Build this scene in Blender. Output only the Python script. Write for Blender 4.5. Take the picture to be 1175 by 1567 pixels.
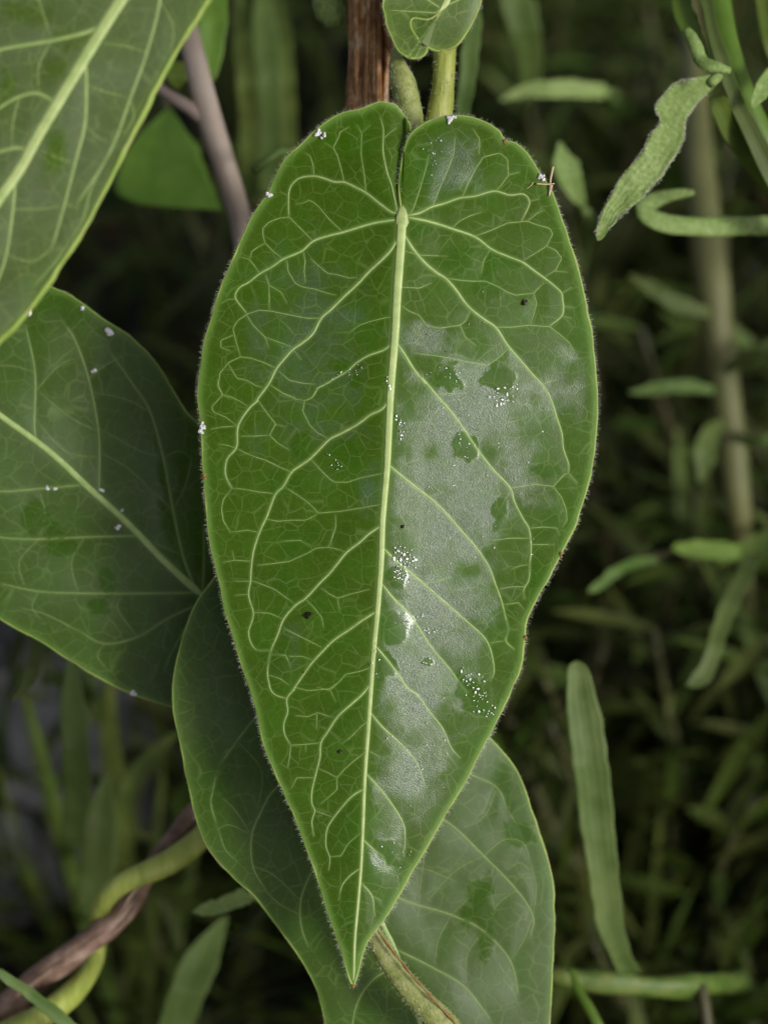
import bpy, math, random
import numpy as np
from mathutils import Vector

random.seed(7)
RNG = np.random.default_rng(7)
for o in list(bpy.data.objects):
    bpy.data.objects.remove(o)
scene = bpy.context.scene
COL = scene.collection

# ------------------------------------------------------------------ camera
PITCH = math.radians(42)
CAM = np.array([0.0, 0.0, 0.52])
FW = np.array([0, math.cos(PITCH), -math.sin(PITCH)])
UP = np.array([0, math.sin(PITCH), math.cos(PITCH)])
RT = np.array([1.0, 0, 0])
IW, IH = 1175, 1567
FOVV = math.radians(20)
FPX = IH / 2 / math.tan(FOVV / 2)
D0 = 0.40                      # distance of the main leaf
S = D0 / FPX                   # metres per picture unit at the main leaf

cam_data = bpy.data.cameras.new('camera')
cam = bpy.data.objects.new('camera', cam_data)
COL.objects.link(cam)
cam.location = CAM
cam.rotation_euler = (math.pi / 2 - PITCH, 0, 0)
cam_data.sensor_fit = 'VERTICAL'
cam_data.sensor_height = 24
cam_data.lens = 12 / math.tan(FOVV / 2)
cam_data.clip_start = 0.01
cam_data.clip_end = 400
cam_data.dof.use_dof = True
cam_data.dof.focus_distance = D0 + 0.002
cam_data.dof.aperture_fstop = 10.5
scene.camera = cam

# ------------------------------------------------------------------ light
def cam_dir(az, el):            # direction seen from the leaf: az to the right, el upwards, relative to the lens axis
    v = RT * math.sin(az) * math.cos(el) + UP * math.sin(el) - FW * math.cos(az) * math.cos(el)
    return v / np.linalg.norm(v)
SUNV = cam_dir(math.radians(40), math.radians(-3))
sun_el = math.asin(SUNV[2])
sun_rot = math.atan2(SUNV[0], SUNV[1])

world = bpy.data.worlds.new('World')
scene.world = world
world.use_nodes = True
wn, wl = world.node_tree.nodes, world.node_tree.links
wn.clear()
sky = wn.new('ShaderNodeTexSky')
sky.sky_type = 'NISHITA'
sky.sun_disc = False
sky.sun_elevation = sun_el
sky.sun_rotation = sun_rot
sky.air_density = 1.0
sky.dust_density = 4.0
hs = wn.new('ShaderNodeHueSaturation')
hs.inputs['Saturation'].default_value = 0.42
bg = wn.new('ShaderNodeBackground')
bg.inputs['Strength'].default_value = 0.085
out = wn.new('ShaderNodeOutputWorld')
wl.new(sky.outputs[0], hs.inputs['Color'])
wl.new(hs.outputs[0], bg.inputs['Color'])
wl.new(bg.outputs[0], out.inputs['Surface'])

sun_data = bpy.data.lights.new('sun', 'SUN')
sun_data.energy = 1.5
sun_data.angle = math.radians(11)
sun_data.color = (1.0, 0.99, 0.975)
sun = bpy.data.objects.new('sun', sun_data)
COL.objects.link(sun)
sun.location = Vector(SUNV * 3)
sun.rotation_euler = Vector(-SUNV).to_track_quat('-Z', 'Y').to_euler()

scene.view_settings.view_transform = 'Standard'
scene.view_settings.look = 'None'
scene.view_settings.gamma = 1
scene.view_settings.use_curve_mapping = False
scene.view_settings.exposure = 0.27

# ------------------------------------------------------------------ helpers
def at(x, y, d):
    """point(s) of the place at view depth d along the line of sight through x, y of the 1175x1567 photograph"""
    x = np.asarray(x, float); y = np.asarray(y, float); d = np.asarray(d, float)
    k = d / FPX
    return (CAM + d[..., None] * FW + ((x - IW / 2) * k)[..., None] * RT + ((IH / 2 - y) * k)[..., None] * UP)

def P(x, y, d):
    return at(np.array([x]), np.array([y]), np.array([d]))[0]

def ground_pt(x, y):
    p1 = P(x, y, 1.0)
    r = p1 - CAM
    return CAM + r * (-CAM[2] / r[2])

def gdepth(x, y):
    return float(np.dot(ground_pt(x, y) - CAM, FW))

def vnoise(x, y, seed=0):
    """smooth lattice noise in -1..1"""
    r = np.random.default_rng(seed).random((64, 64)) * 2 - 1
    xi = np.floor(x).astype(int); yi = np.floor(y).astype(int)
    fx = x - xi; fy = y - yi
    fx = fx * fx * (3 - 2 * fx); fy = fy * fy * (3 - 2 * fy)
    a = r[xi % 64, yi % 64]; b = r[(xi + 1) % 64, yi % 64]
    c = r[xi % 64, (yi + 1) % 64]; e = r[(xi + 1) % 64, (yi + 1) % 64]
    return (a * (1 - fx) + b * fx) * (1 - fy) + (c * (1 - fx) + e * fx) * fy

def smooth(pts, step=4.0):
    """Catmull-Rom through the points, resampled evenly"""
    p = np.asarray(pts, float)
    if len(p) == 2:
        out = p
    else:
        q = np.vstack([2 * p[0] - p[1], p, 2 * p[-1] - p[-2]])
        t = np.linspace(0, 1, 12, endpoint=False)[:, None]
        segs = []
        for i in range(1, len(q) - 2):
            a, b, c, d = q[i - 1], q[i], q[i + 1], q[i + 2]
            segs.append(0.5 * ((2 * b) + (-a + c) * t + (2 * a - 5 * b + 4 * c - d) * t ** 2 + (-a + 3 * b - 3 * c + d) * t ** 3))
        out = np.vstack(segs + [p[-1:]])
    l = np.r_[0, np.cumsum(np.linalg.norm(np.diff(out, axis=0), axis=1))]
    n = max(3, int(l[-1] / step) + 1)
    u = np.linspace(0, l[-1], n)
    return np.stack([np.interp(u, l, out[:, k]) for k in range(out.shape[1])], 1)

def resample(p, n, w=None):
    l = np.r_[0, np.cumsum(np.linalg.norm(np.diff(p, axis=0), axis=1))]
    u = (np.linspace(0, 1, n) if w is None else w) * l[-1]
    return np.stack([np.interp(u, l, p[:, k]) for k in range(p.shape[1])], 1)

def seg_dist(x, y, poly):
    """distance to polyline and signed side"""
    best = np.full(x.shape, 1e9); side = np.zeros(x.shape); tt = np.zeros(x.shape)
    n = len(poly) - 1
    for i in range(n):
        ax, ay = poly[i]; bx, by = poly[i + 1]
        vx, vy = bx - ax, by - ay
        L = vx * vx + vy * vy + 1e-9
        t = np.clip(((x - ax) * vx + (y - ay) * vy) / L, 0, 1)
        dx = x - ax - t * vx; dy = y - ay - t * vy
        d = np.hypot(dx, dy)
        m = d < best
        best = np.where(m, d, best)
        side = np.where(m, np.sign(vx * dy - vy * dx), side)
        tt = np.where(m, (i + t) / n, tt)
    return best, side, tt

ORIGIN = {}
def link(o, parent=None):
    COL.objects.link(o)
    if parent is not None:
        o.parent = parent
    return o

def thing(name, label, cat, loc, group=None):
    o = bpy.data.objects.new(name, None)
    o.empty_display_size = 0.01
    o.location = loc
    o['label'] = label; o['category'] = cat
    if group: o['group'] = group
    ORIGIN[o] = np.array(loc, float)
    return link(o)

def mesh_np(name, verts, faces, mat, smoothf=True):
    """faces: list of int arrays (quads or tris)"""
    me = bpy.data.meshes.new(name)
    verts = np.asarray(verts, np.float32)
    me.vertices.add(len(verts))
    me.vertices.foreach_set('co', verts.ravel())
    tot = sum(len(f) for f in faces)
    idx = np.concatenate([f.ravel() for f in faces]).astype(np.int32)
    sizes = np.concatenate([np.full(len(f), f.shape[1], np.int32) for f in faces])
    me.loops.add(len(idx)); me.polygons.add(tot)
    me.loops.foreach_set('vertex_index', idx)
    me.polygons.foreach_set('loop_start', np.r_[0, np.cumsum(sizes)[:-1]].astype(np.int32))
    me.polygons.foreach_set('use_smooth', np.full(tot, smoothf))
    me.update(calc_edges=True)
    me.validate()
    if mat: me.materials.append(mat)
    return me

def part(name, me, parent, org=None, kind=None, label=None):
    """mesh given in world coordinates, put under its thing or part"""
    o = bpy.data.objects.new(name, me)
    root = parent
    while root is not None and root.parent is not None:
        root = root.parent
    og = ORIGIN[root] if root is not None else (org if org is not None else np.zeros(3))
    n = len(me.vertices)
    co = np.empty(n * 3, np.float32); me.vertices.foreach_get('co', co)
    co = co.reshape(-1, 3) - og.astype(np.float32)
    me.vertices.foreach_set('co', co.ravel())
    me.update()
    if root is None:
        o.location = og; ORIGIN[o] = og
    if kind: o['kind'] = kind
    if label: o['label'] = label
    return link(o, parent)

def single(name, me, label, cat, org, group=None, kind=None):
    o = part(name, me, None, np.array(org, float), kind)
    o['label'] = label; o['category'] = cat
    if group: o['group'] = group
    return o

class Acc:
    """collects verts and faces"""
    def __init__(s): s.v = []; s.q = []; s.t = []; s.n = 0
    def add(s, v, q=None, t=None):
        v = np.asarray(v, float)
        if q is not None and len(q): s.q.append(np.asarray(q, int) + s.n)
        if t is not None and len(t): s.t.append(np.asarray(t, int) + s.n)
        s.v.append(v); s.n += len(v)
    def mesh(s, name, mat, smoothf=True):
        f = []
        if s.q: f.append(np.concatenate(s.q))
        if s.t: f.append(np.concatenate(s.t))
        return mesh_np(name, np.concatenate(s.v), f, mat, smoothf)

def grid_quads(nr, nc, closed=False):
    r = np.arange(nr - 1)[:, None]; m = nc if closed else nc - 1
    c = np.arange(m)[None]
    c2 = (c + 1) % nc
    return np.stack([r * nc + c, r * nc + c2, (r + 1) * nc + c2, (r + 1) * nc + c], -1).reshape(-1, 4)

def tube_arr(pts, rad, seg=10, flat=None, rough=0.0, seed=0, caps=True):
    """tube through 3-d points; rad per point"""
    p = np.asarray(pts, float); n = len(p)
    rad = np.broadcast_to(np.asarray(rad, float), (n,))
    t = np.gradient(p, axis=0); t /= np.linalg.norm(t, axis=1)[:, None] + 1e-12
    ref = -FW if abs(np.dot(t[0], FW)) < 0.9 else RT
    nrm = np.zeros_like(p); b = np.zeros_like(p)
    a = ref - t[0] * np.dot(ref, t[0]); a /= np.linalg.norm(a)
    for i in range(n):
        a = a - t[i] * np.dot(a, t[i]); a /= np.linalg.norm(a) + 1e-12
        nrm[i] = a; b[i] = np.cross(t[i], a)
    ang = np.linspace(0, 2 * math.pi, seg, endpoint=False)
    r = rad[:, None] * np.ones((n, seg))
    if rough:
        gx = np.arange(n)[:, None] * 0.35 + 0 * ang; gy = ang[None] * 1.3 + 0 * gx
        r = r * (1 + rough * vnoise(gx, gy, seed) + rough * .6 * vnoise(gx * 2.7, np.arange(seg)[None] * 1.0 + 0 * gx, seed + 1))
    fl = 1.0 if flat is None else flat
    v = p[:, None] + nrm[:, None] * (np.cos(ang)[None] * r * fl)[..., None] + b[:, None] * (np.sin(ang)[None] * r)[..., None]
    v = v.reshape(-1, 3)
    q = grid_quads(n, seg, True)
    tr = []
    if caps:
        v = np.vstack([v, p[0], p[-1]])
        for i in range(seg):
            j = (i + 1) % seg
            tr.append((n * seg, j, i)); tr.append((n * seg + 1, (n - 1) * seg + i, (n - 1) * seg + j))
    return v, q, np.array(tr, int).reshape(-1, 3)

def tube(name, pts, rad, mat, parent, seg=12, step=None, **kw):
    a = Acc(); v, q, t = tube_arr(pts, rad, seg, **kw); a.add(v, q, t)
    return part(name, a.mesh(name, mat), parent)

def path3(lst, n=40):
    """(x, y, depth[, radius in picture units]) control points -> smooth 3-d points and radii in metres"""
    c = np.array(lst, float)
    s = smooth(c * np.array([1, 1, FPX] + [1] * (c.shape[1] - 3)), 2.0)
    s = resample(s, n)
    d = s[:, 2] / FPX
    pts = at(s[:, 0], s[:, 1], d)
    rad = s[:, 3] * d / FPX if c.shape[1] > 3 else None
    return pts, rad

def hair_arr(a, roots, dirs, length, width):
    """three-sided tapering hairs with a bend"""
    n = len(roots)
    dirs = dirs / (np.linalg.norm(dirs, axis=1)[:, None] + 1e-12)
    s1 = np.cross(dirs, FW + 0.01); s1 /= np.linalg.norm(s1, axis=1)[:, None] + 1e-12
    s2 = np.cross(dirs, s1)
    bend = (RNG.random((n, 3)) - .5) * 0.35
    L = length[:, None]; W = np.broadcast_to(width, (n,))[:, None]
    vs = []
    for k, (f, w) in enumerate(((0, 1), (0.5, 0.75))):
        c = roots + dirs * L * f + bend * L * f * f * .5
        for ang in (0, 2.094, 4.189):
            vs.append(c + (s1 * math.cos(ang) + s2 * math.sin(ang)) * W * w)
    vs.append(roots + dirs * L + bend * L * .5)
    v = np.stack(vs, 1).reshape(-1, 3)
    base = (np.arange(n) * 7)[:, None]
    q = np.concatenate([base + np.array([[i, (i + 1) % 3, 3 + (i + 1) % 3, 3 + i]]) for i in range(3)])
    t = np.concatenate([base + np.array([[3 + i, 3 + (i + 1) % 3, 6]]) for i in range(3)])
    a.add(v, q, t)

# ------------------------------------------------------------------ materials
MATS = {}
def nodes_of(name):
    m = bpy.data.materials.new(name); m.use_nodes = True
    nt = m.node_tree; nt.nodes.clear()
    o = nt.nodes.new('ShaderNodeOutputMaterial')
    b = nt.nodes.new('ShaderNodeBsdfPrincipled')
    nt.links.new(b.outputs[0], o.inputs['Surface'])
    MATS[name] = m
    return m, nt, b

def N(nt, typ, **kw):
    n = nt.nodes.new(typ)
    for k, v in kw.items():
        if k in n.inputs: n.inputs[k].default_value = v
        else: setattr(n, k, v)
    return n

def ramp(nt, fac, stops):
    r = nt.nodes.new('ShaderNodeValToRGB')
    while len(r.color_ramp.elements) < len(stops): r.color_ramp.elements.new(0.5)
    for e, (p, c) in zip(r.color_ramp.elements, stops):
        e.position = p; e.color = (*c, 1) if len(c) == 3 else c
    nt.links.new(fac, r.inputs[0])
    return r.outputs[0]

def mixc(nt, fac, a, b, mode='MIX'):
    m = nt.nodes.new('ShaderNodeMix'); m.data_type = 'RGBA'; m.blend_type = mode
    for sock, val in ((m.inputs[0], fac), (m.inputs[6], a), (m.inputs[7], b)):
        if isinstance(val, (int, float)): sock.default_value = val
        elif isinstance(val, tuple): sock.default_value = (*val, 1)
        else: nt.links.new(val, sock)
    return m.outputs[2]

def math_(nt, op, a, b=0.0, clamp=False):
    m = nt.nodes.new('ShaderNodeMath'); m.operation = op; m.use_clamp = clamp
    for s, v in ((m.inputs[0], a), (m.inputs[1], b)):
        if isinstance(v, (int, float)): s.default_value = v
        else: nt.links.new(v, s)
    return m.outputs[0]

def plant_mat(name, c1, c2, scale=300, rough=0.5, bump=0.3, bscale=2500, bdist=0.00008, spec=0.5, streak=None, c3=None, var=0.5):
    """mottled plant surface"""
    m, nt, b = nodes_of(name)
    tc = nt.nodes.new('ShaderNodeTexCoord')
    src = tc.outputs['Object']
    if streak:
        mp = N(nt, 'ShaderNodeMapping'); mp.inputs['Scale'].default_value = streak
        nt.links.new(src, mp.inputs[0]); src = mp.outputs[0]
    n1 = N(nt, 'ShaderNodeTexNoise', Scale=scale, Detail=5.0, Roughness=.6); nt.links.new(src, n1.inputs['Vector'])
    stops = [(0.35, c1), (0.65, c2)] if c3 is None else [(0.32, c1), (0.52, c2), (0.68, c3)]
    col = ramp(nt, n1.outputs[0], stops)
    oi = nt.nodes.new('ShaderNodeObjectInfo')
    hsv = N(nt, 'ShaderNodeHueSaturation'); nt.links.new(col, hsv.inputs['Color'])
    nt.links.new(math_(nt, 'ADD', math_(nt, 'MULTIPLY', oi.outputs['Random'], var), 1 - var / 2), hsv.inputs['Value'])
    nt.links.new(math_(nt, 'ADD', math_(nt, 'MULTIPLY', oi.outputs['Random'], 0.06 * var), 0.5 - 0.03 * var), hsv.inputs['Hue'])
    nt.links.new(hsv.outputs[0], b.inputs['Base Color'])
    b.inputs['Roughness'].default_value = rough
    b.inputs['Specular IOR Level'].default_value = spec
    n2 = N(nt, 'ShaderNodeTexNoise', Scale=bscale, Detail=3.0); nt.links.new(src, n2.inputs['Vector'])
    bp = N(nt, 'ShaderNodeBump', Strength=bump, Distance=bdist)
    nt.links.new(n2.outputs[0], bp.inputs['Height']); nt.links.new(bp.outputs[0], b.inputs['Normal'])
    return m

def leaf_mat(name, plain, dewc, wetc, pale, net=0.35, spec=0.35, rough=0.27, dspec=1.0, drough=0.40, grain=0.000075):
    """leaf blade: 'vein' and 'wet' come with the mesh, 'leafuv' runs over the blade"""
    m, nt, b = nodes_of(name)
    av = N(nt, 'ShaderNodeAttribute', attribute_name='vein')
    aw = N(nt, 'ShaderNodeAttribute', attribute_name='wet')
    ad = N(nt, 'ShaderNodeAttribute', attribute_name='dew')
    ar = N(nt, 'ShaderNodeAttribute', attribute_name='rim')
    uv = N(nt, 'ShaderNodeAttribute', attribute_name='leafuv')
    # large soft mottling
    n1 = N(nt, 'ShaderNodeTexNoise', Scale=1.3, Detail=5.0, Roughness=.62); nt.links.new(uv.outputs['Vector'], n1.inputs['Vector'])
    n3 = N(nt, 'ShaderNodeTexNoise', Scale=16.0, Detail=4.0, Roughness=.7); nt.links.new(uv.outputs['Vector'], n3.inputs['Vector'])
    c = mixc(nt, aw.outputs['Fac'], mixc(nt, ad.outputs['Fac'], plain, dewc), wetc)
    def tri(a0, a1, a2):
        m1 = N(nt, 'ShaderNodeMapRange'); m1.inputs['To Min'].default_value = a0; m1.inputs['To Max'].default_value = a1
        nt.links.new(ad.outputs['Fac'], m1.inputs[0])
        m2 = N(nt, 'ShaderNodeMapRange'); m2.inputs['To Max'].default_value = a2
        nt.links.new(aw.outputs['Fac'], m2.inputs[0]); nt.links.new(m1.outputs[0], m2.inputs['To Min'])
        return m2.outputs[0]
    v = math_(nt, 'ADD', math_(nt, 'MULTIPLY', n1.outputs[0], 0.7), math_(nt, 'MULTIPLY', n3.outputs[0], 0.5))
    v = math_(nt, 'ADD', v, 0.40)
    hsv = N(nt, 'ShaderNodeHueSaturation'); nt.links.new(c, hsv.inputs['Color']); nt.links.new(v, hsv.inputs['Value'])
    nt.links.new(math_(nt, 'ADD', math_(nt, 'MULTIPLY', n1.outputs[0], 0.05), 0.475), hsv.inputs['Hue'])
    c = hsv.outputs[0]
    # finest venation, warped areoles
    wv = nt.nodes.new('ShaderNodeVectorMath'); wv.operation = 'MULTIPLY_ADD'
    nw = N(nt, 'ShaderNodeTexNoise', Scale=2.6, Detail=1.0); nt.links.new(uv.outputs['Vector'], nw.inputs['Vector'])
    nt.links.new(nw.outputs['Color'], wv.inputs[0]); wv.inputs[1].default_value = (.16, .16, 0)
    nt.links.new(uv.outputs['Vector'], wv.inputs[2])
    fine = 0
    for sc, wd, amp in ((3.4, 0.040, 1.0), (8.0, 0.05, 0.4)):
        vo = N(nt, 'ShaderNodeTexVoronoi', Scale=sc); vo.feature = 'DISTANCE_TO_EDGE'
        nt.links.new(wv.outputs[0], vo.inputs['Vector'])
        k = math_(nt, 'SUBTRACT', 1.0, math_(nt, 'DIVIDE', vo.outputs['Distance'], wd), True)
        nm = N(nt, 'ShaderNodeTexNoise', Scale=sc * .8, Detail=1.0); nt.links.new(uv.outputs['Vector'], nm.inputs['Vector'])
        k = math_(nt, 'MULTIPLY', k, math_(nt, 'MULTIPLY', math_(nt, 'SUBTRACT', nm.outputs[0], .22, True), amp * 3.0, True))
        fine = math_(nt, 'MAXIMUM', fine, k) if not isinstance(fine, int) else k
    fine = math_(nt, 'MULTIPLY', fine, net)
    vein = math_(nt, 'MAXIMUM', av.outputs['Fac'], fine)
    c = mixc(nt, vein, c, pale)
    vs_ = N(nt, 'ShaderNodeTexVoronoi', Scale=1.7); nt.links.new(wv.outputs[0], vs_.inputs['Vector'])
    sp = nt.nodes.new('ShaderNodeSeparateColor'); nt.links.new(vs_.outputs['Color'], sp.inputs[0])
    spot = math_(nt, 'LESS_THAN', vs_.outputs['Distance'], math_(nt, 'MULTIPLY', math_(nt, 'SUBTRACT', sp.outputs[0], .62, True), 0.11))
    c = mixc(nt, math_(nt, 'MULTIPLY', spot, .7), c, (0.05, 0.035, 0.008))
    c = mixc(nt, ar.outputs['Fac'], c, (pale[0] * .62, pale[1] * .78, pale[2] * .5))
    nt.links.new(c, b.inputs['Base Color'])
    # cuticle: rough with fine bumps where dry, smooth under the water film
    nt.links.new(tri(rough, drough, 0.10), b.inputs['Roughness'])
    nt.links.new(tri(spec, dspec, 0.25), b.inputs['Specular IOR Level'])
    n2 = N(nt, 'ShaderNodeTexNoise', Scale=62.0, Detail=2.0, Roughness=.55); nt.links.new(uv.outputs['Vector'], n2.inputs['Vector'])
    vb = N(nt, 'ShaderNodeTexVoronoi', Scale=56.0); nt.links.new(uv.outputs['Vector'], vb.inputs['Vector'])
    h = math_(nt, 'ADD', n2.outputs[0], math_(nt, 'MULTIPLY', vb.outputs['Distance'], -0.7))
    h = math_(nt, 'MULTIPLY', h, tri(0.22, 1.0, 0.05))
    h = math_(nt, 'ADD', h, math_(nt, 'MULTIPLY', fine, 0.3))
    bp = N(nt, 'ShaderNodeBump', Strength=1.0, Distance=grain)
    nt.links.new(h, bp.inputs['Height']); nt.links.new(bp.outputs[0], b.inputs['Normal'])
    return m

M_LEAF = leaf_mat('leaf_wet_green', (0.045, 0.100, 0.0035), (0.052, 0.098, 0.030), (0.037, 0.095, 0.0015), (0.32, 0.45, 0.15), 0.17, 0.18, 0.28, 1.0, 0.32, 0.000062)
M_LEAF2 = leaf_mat('leaf_lower_green', (0.040, 0.085, 0.004), (0.046, 0.087, 0.012), (0.032, 0.080, 0.002), (0.18, 0.27, 0.07), 0.30, 0.28, 0.36, 0.6, 0.40, 0.00003)
M_LEAF3 = leaf_mat('leaf_pale_green', (0.074, 0.125, 0.020), (0.090, 0.130, 0.040), (0.060, 0.115, 0.010), (0.28, 0.35, 0.11), 0.4, 0.4, 0.38, 0.8, 0.42, 0.00003)
M_NET = plant_mat('vein_fine', (0.20, 0.32, 0.075), (0.29, 0.41, 0.12), 700, 0.45, 0.3, var=0.1)
M_MIDRIB = plant_mat('vein_pale', (0.32, 0.42, 0.13), (0.44, 0.53, 0.20), 500, 0.45, 0.4, var=0.1)
M_VEIN = plant_mat('vein_green', (0.26, 0.39, 0.11), (0.36, 0.48, 0.16), 700, 0.45, 0.3, var=0.12)
M_VEIN2 = plant_mat('vein_dim', (0.15, 0.235, 0.06), (0.20, 0.28, 0.08), 500, 0.45, 0.3, var=0.12)
M_RIM = plant_mat('leaf_rim', (0.20, 0.32, 0.04), (0.28, 0.38, 0.07), 260, 0.5, 0.4, c3=(0.27, 0.25, 0.09), var=0.15)
M_HAIR = plant_mat('plant_hair', (0.50, 0.52, 0.38), (0.68, 0.67, 0.56), 300, 0.6, 0)
M_STEMY = plant_mat('stem_yellow_green', (0.25, 0.30, 0.045), (0.40, 0.44, 0.10), 700, 0.5, 0.9, 2000, 0.00015, streak=(1, .25, .25), var=.2)
M_BUD = plant_mat('stem_olive', (0.17, 0.21, 0.045), (0.28, 0.32, 0.09), 600, 0.6, 1.0, 2600, 0.00015, c3=(0.36, 0.38, 0.16), var=.2)
M_WOOD = plant_mat('old_bark', (0.13, 0.05, 0.016), (0.40, 0.20, 0.07), 420, 0.45, 1.0, 900, 0.0004, streak=(1.1, .7, .7), c3=(0.64, 0.50, 0.32), var=.2)
M_TWIG = plant_mat('twig_brown', (0.10, 0.055, 0.036), (0.21, 0.125, 0.09), 260, 0.6, 0.8, 1200, 0.0002, c3=(0.36, 0.25, 0.20))
M_GREYST = plant_mat('stem_greyish', (0.30, 0.23, 0.19), (0.38, 0.31, 0.26), 120, 0.6, 0.5)
M_GREYLEAF = plant_mat('leaf_downy', (0.125, 0.205, 0.035), (0.19, 0.275, 0.07), 1400, 0.65, 1.0, 3600, 0.00014, c3=(0.27, 0.34, 0.13), var=.25)
M_GREEN = plant_mat('green_fresh', (0.070, 0.130, 0.011), (0.105, 0.175, 0.021), 120, 0.5, 0.4, spec=.35)
M_GREEND = plant_mat('green_dull', (0.056, 0.098, 0.016), (0.098, 0.145, 0.036), 110, 0.6, 0.4, spec=.3)
M_BRSTEM = plant_mat('stem_brownish', (0.11, 0.13, 0.038), (0.16, 0.165, 0.06), 90, 0.6, 0.4)
M_DARK = plant_mat('green_dark', (0.012, 0.021, 0.002), (0.046, 0.068, 0.007), 70, 0.6, 0.3, spec=0.2, var=1.1)  # albedo kept low, standing in for shade deep in the undergrowth
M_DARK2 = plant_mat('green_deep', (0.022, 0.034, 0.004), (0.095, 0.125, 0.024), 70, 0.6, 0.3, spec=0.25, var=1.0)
M_OLIVE = plant_mat('weed_stem', (0.034, 0.038, 0.010), (0.075, 0.072, 0.024), 90, 0.6, 0.4)
M_RUST = plant_mat('rust_leaf', (0.08, 0.03, 0.008), (0.17, 0.075, 0.016), 90, 0.6, 0.4)
M_DRY = plant_mat('dry_straw', (0.55, 0.40, 0.22), (0.70, 0.55, 0.33), 400, 0.5, 0.4)
M_RED = plant_mat('red_ridge', (0.20, 0.075, 0.02), (0.27, 0.20, 0.06), 900, 0.5, 0.3)
M_WHITE = plant_mat('white_fluff', (0.60, 0.58, 0.60), (0.85, 0.83, 0.85), 900, 0.8, 0.8, 4000)
M_GRIT = plant_mat('dark_grit', (0.012, 0.008, 0.006), (0.04, 0.02, 0.014), 900, 0.35, 0.6)
M_STONE = plant_mat('stone_grey', (0.20, 0.20, 0.21), (0.32, 0.32, 0.33), 30, 0.8, 0.8, 200, 0.002)
M_SOIL = plant_mat('soil_shade_dark', (0.008, 0.007, 0.005), (0.022, 0.017, 0.012), 22, 0.9, 1.0, 120, 0.004)  # soil colour near black, with the shade of the gaps painted in
mw, nt, b = nodes_of('water')
b.inputs['Base Color'].default_value = (1, 1, 1, 1)
b.inputs['Transmission Weight'].default_value = 1.0
b.inputs['IOR'].default_value = 1.33
b.inputs['Specular IOR Level'].default_value = 1.0
nwn = N(nt, 'ShaderNodeTexNoise', Scale=800.0); rr = N(nt, 'ShaderNodeMapRange')
rr.inputs['To Min'].default_value = 0.08; rr.inputs['To Max'].default_value = 0.16
nt.links.new(nwn.outputs[0], rr.inputs[0]); nt.links.new(rr.outputs[0], b.inputs['Roughness'])
M_WATER = mw

# ------------------------------------------------------------------ leaf builder
def depth_fn(mid, d0, gx=0, gy=0, foldl=0.1, foldr=0.1, soft=25, curl=0, cy=800, noise=4, nscale=170, seed=1, refx=587, refy=783, extra=None):
    poly = resample(smooth(mid, 6), 24)
    def f(x, y):
        x = np.asarray(x, float); y = np.asarray(y, float)
        d, side, t = seg_dist(x, y, poly)
        k = np.where(side > 0, foldl, foldr)          # image y points down
        u = k * (np.sqrt(d * d + soft * soft) - soft)
        u = u + gx * (x - refx) + gy * (y - refy) + curl * ((y - cy) / 600) ** 2 * 100
        u = u + noise * vnoise(x / nscale + 3.3, y / nscale + 7.1, seed) * np.clip(d / 60, 0, 1)
        if extra is not None: u = u + extra(x, y)
        return d0 + u * S
    return f

def surf(dfun, x, y):
    x = np.asarray(x, float); y = np.asarray(y, float)
    p = at(x, y, dfun(x, y))
    e = 1.5
    px = at(x + e, y, dfun(x + e, y)) - at(x - e, y, dfun(x - e, y))
    py = at(x, y + e, dfun(x, y + e)) - at(x, y - e, dfun(x, y - e))
    n = np.cross(py, px); n /= np.linalg.norm(n, axis=-1)[..., None] + 1e-15
    n *= np.sign(np.sum(n * -FW, -1))[..., None]
    return p, n

def vein_strip(a, dfun, pts, w0, w1, h=0.45, seg=6, step=5, lift=0.0, pw=1.0):
    """half-round rib lying on the blade"""
    c = smooth(pts, step)
    n = len(c)
    p, nr = surf(dfun, c[:, 0], c[:, 1])
    t = np.gradient(p, axis=0); t /= np.linalg.norm(t, axis=1)[:, None] + 1e-12
    b = np.cross(nr, t)
    f = np.linspace(0, 1, n)
    w = (w1 + (w0 - w1) * (1 - f) ** pw) * 0.5 * S * np.clip(.35 + np.arange(n) * .16, 0, 1) * np.clip(.2 + np.arange(n)[::-1] * .2, 0, 1)
    ang = np.linspace(-0.35, math.pi + 0.35, seg)
    v = p[:, None] + b[:, None] * (np.cos(ang)[None] * w[:, None])[..., None] + nr[:, None] * ((np.sin(ang)[None] * h + lift) * w[:, None])[..., None]
    a.add(v.reshape(-1, 3), grid_quads(n, seg))

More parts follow.
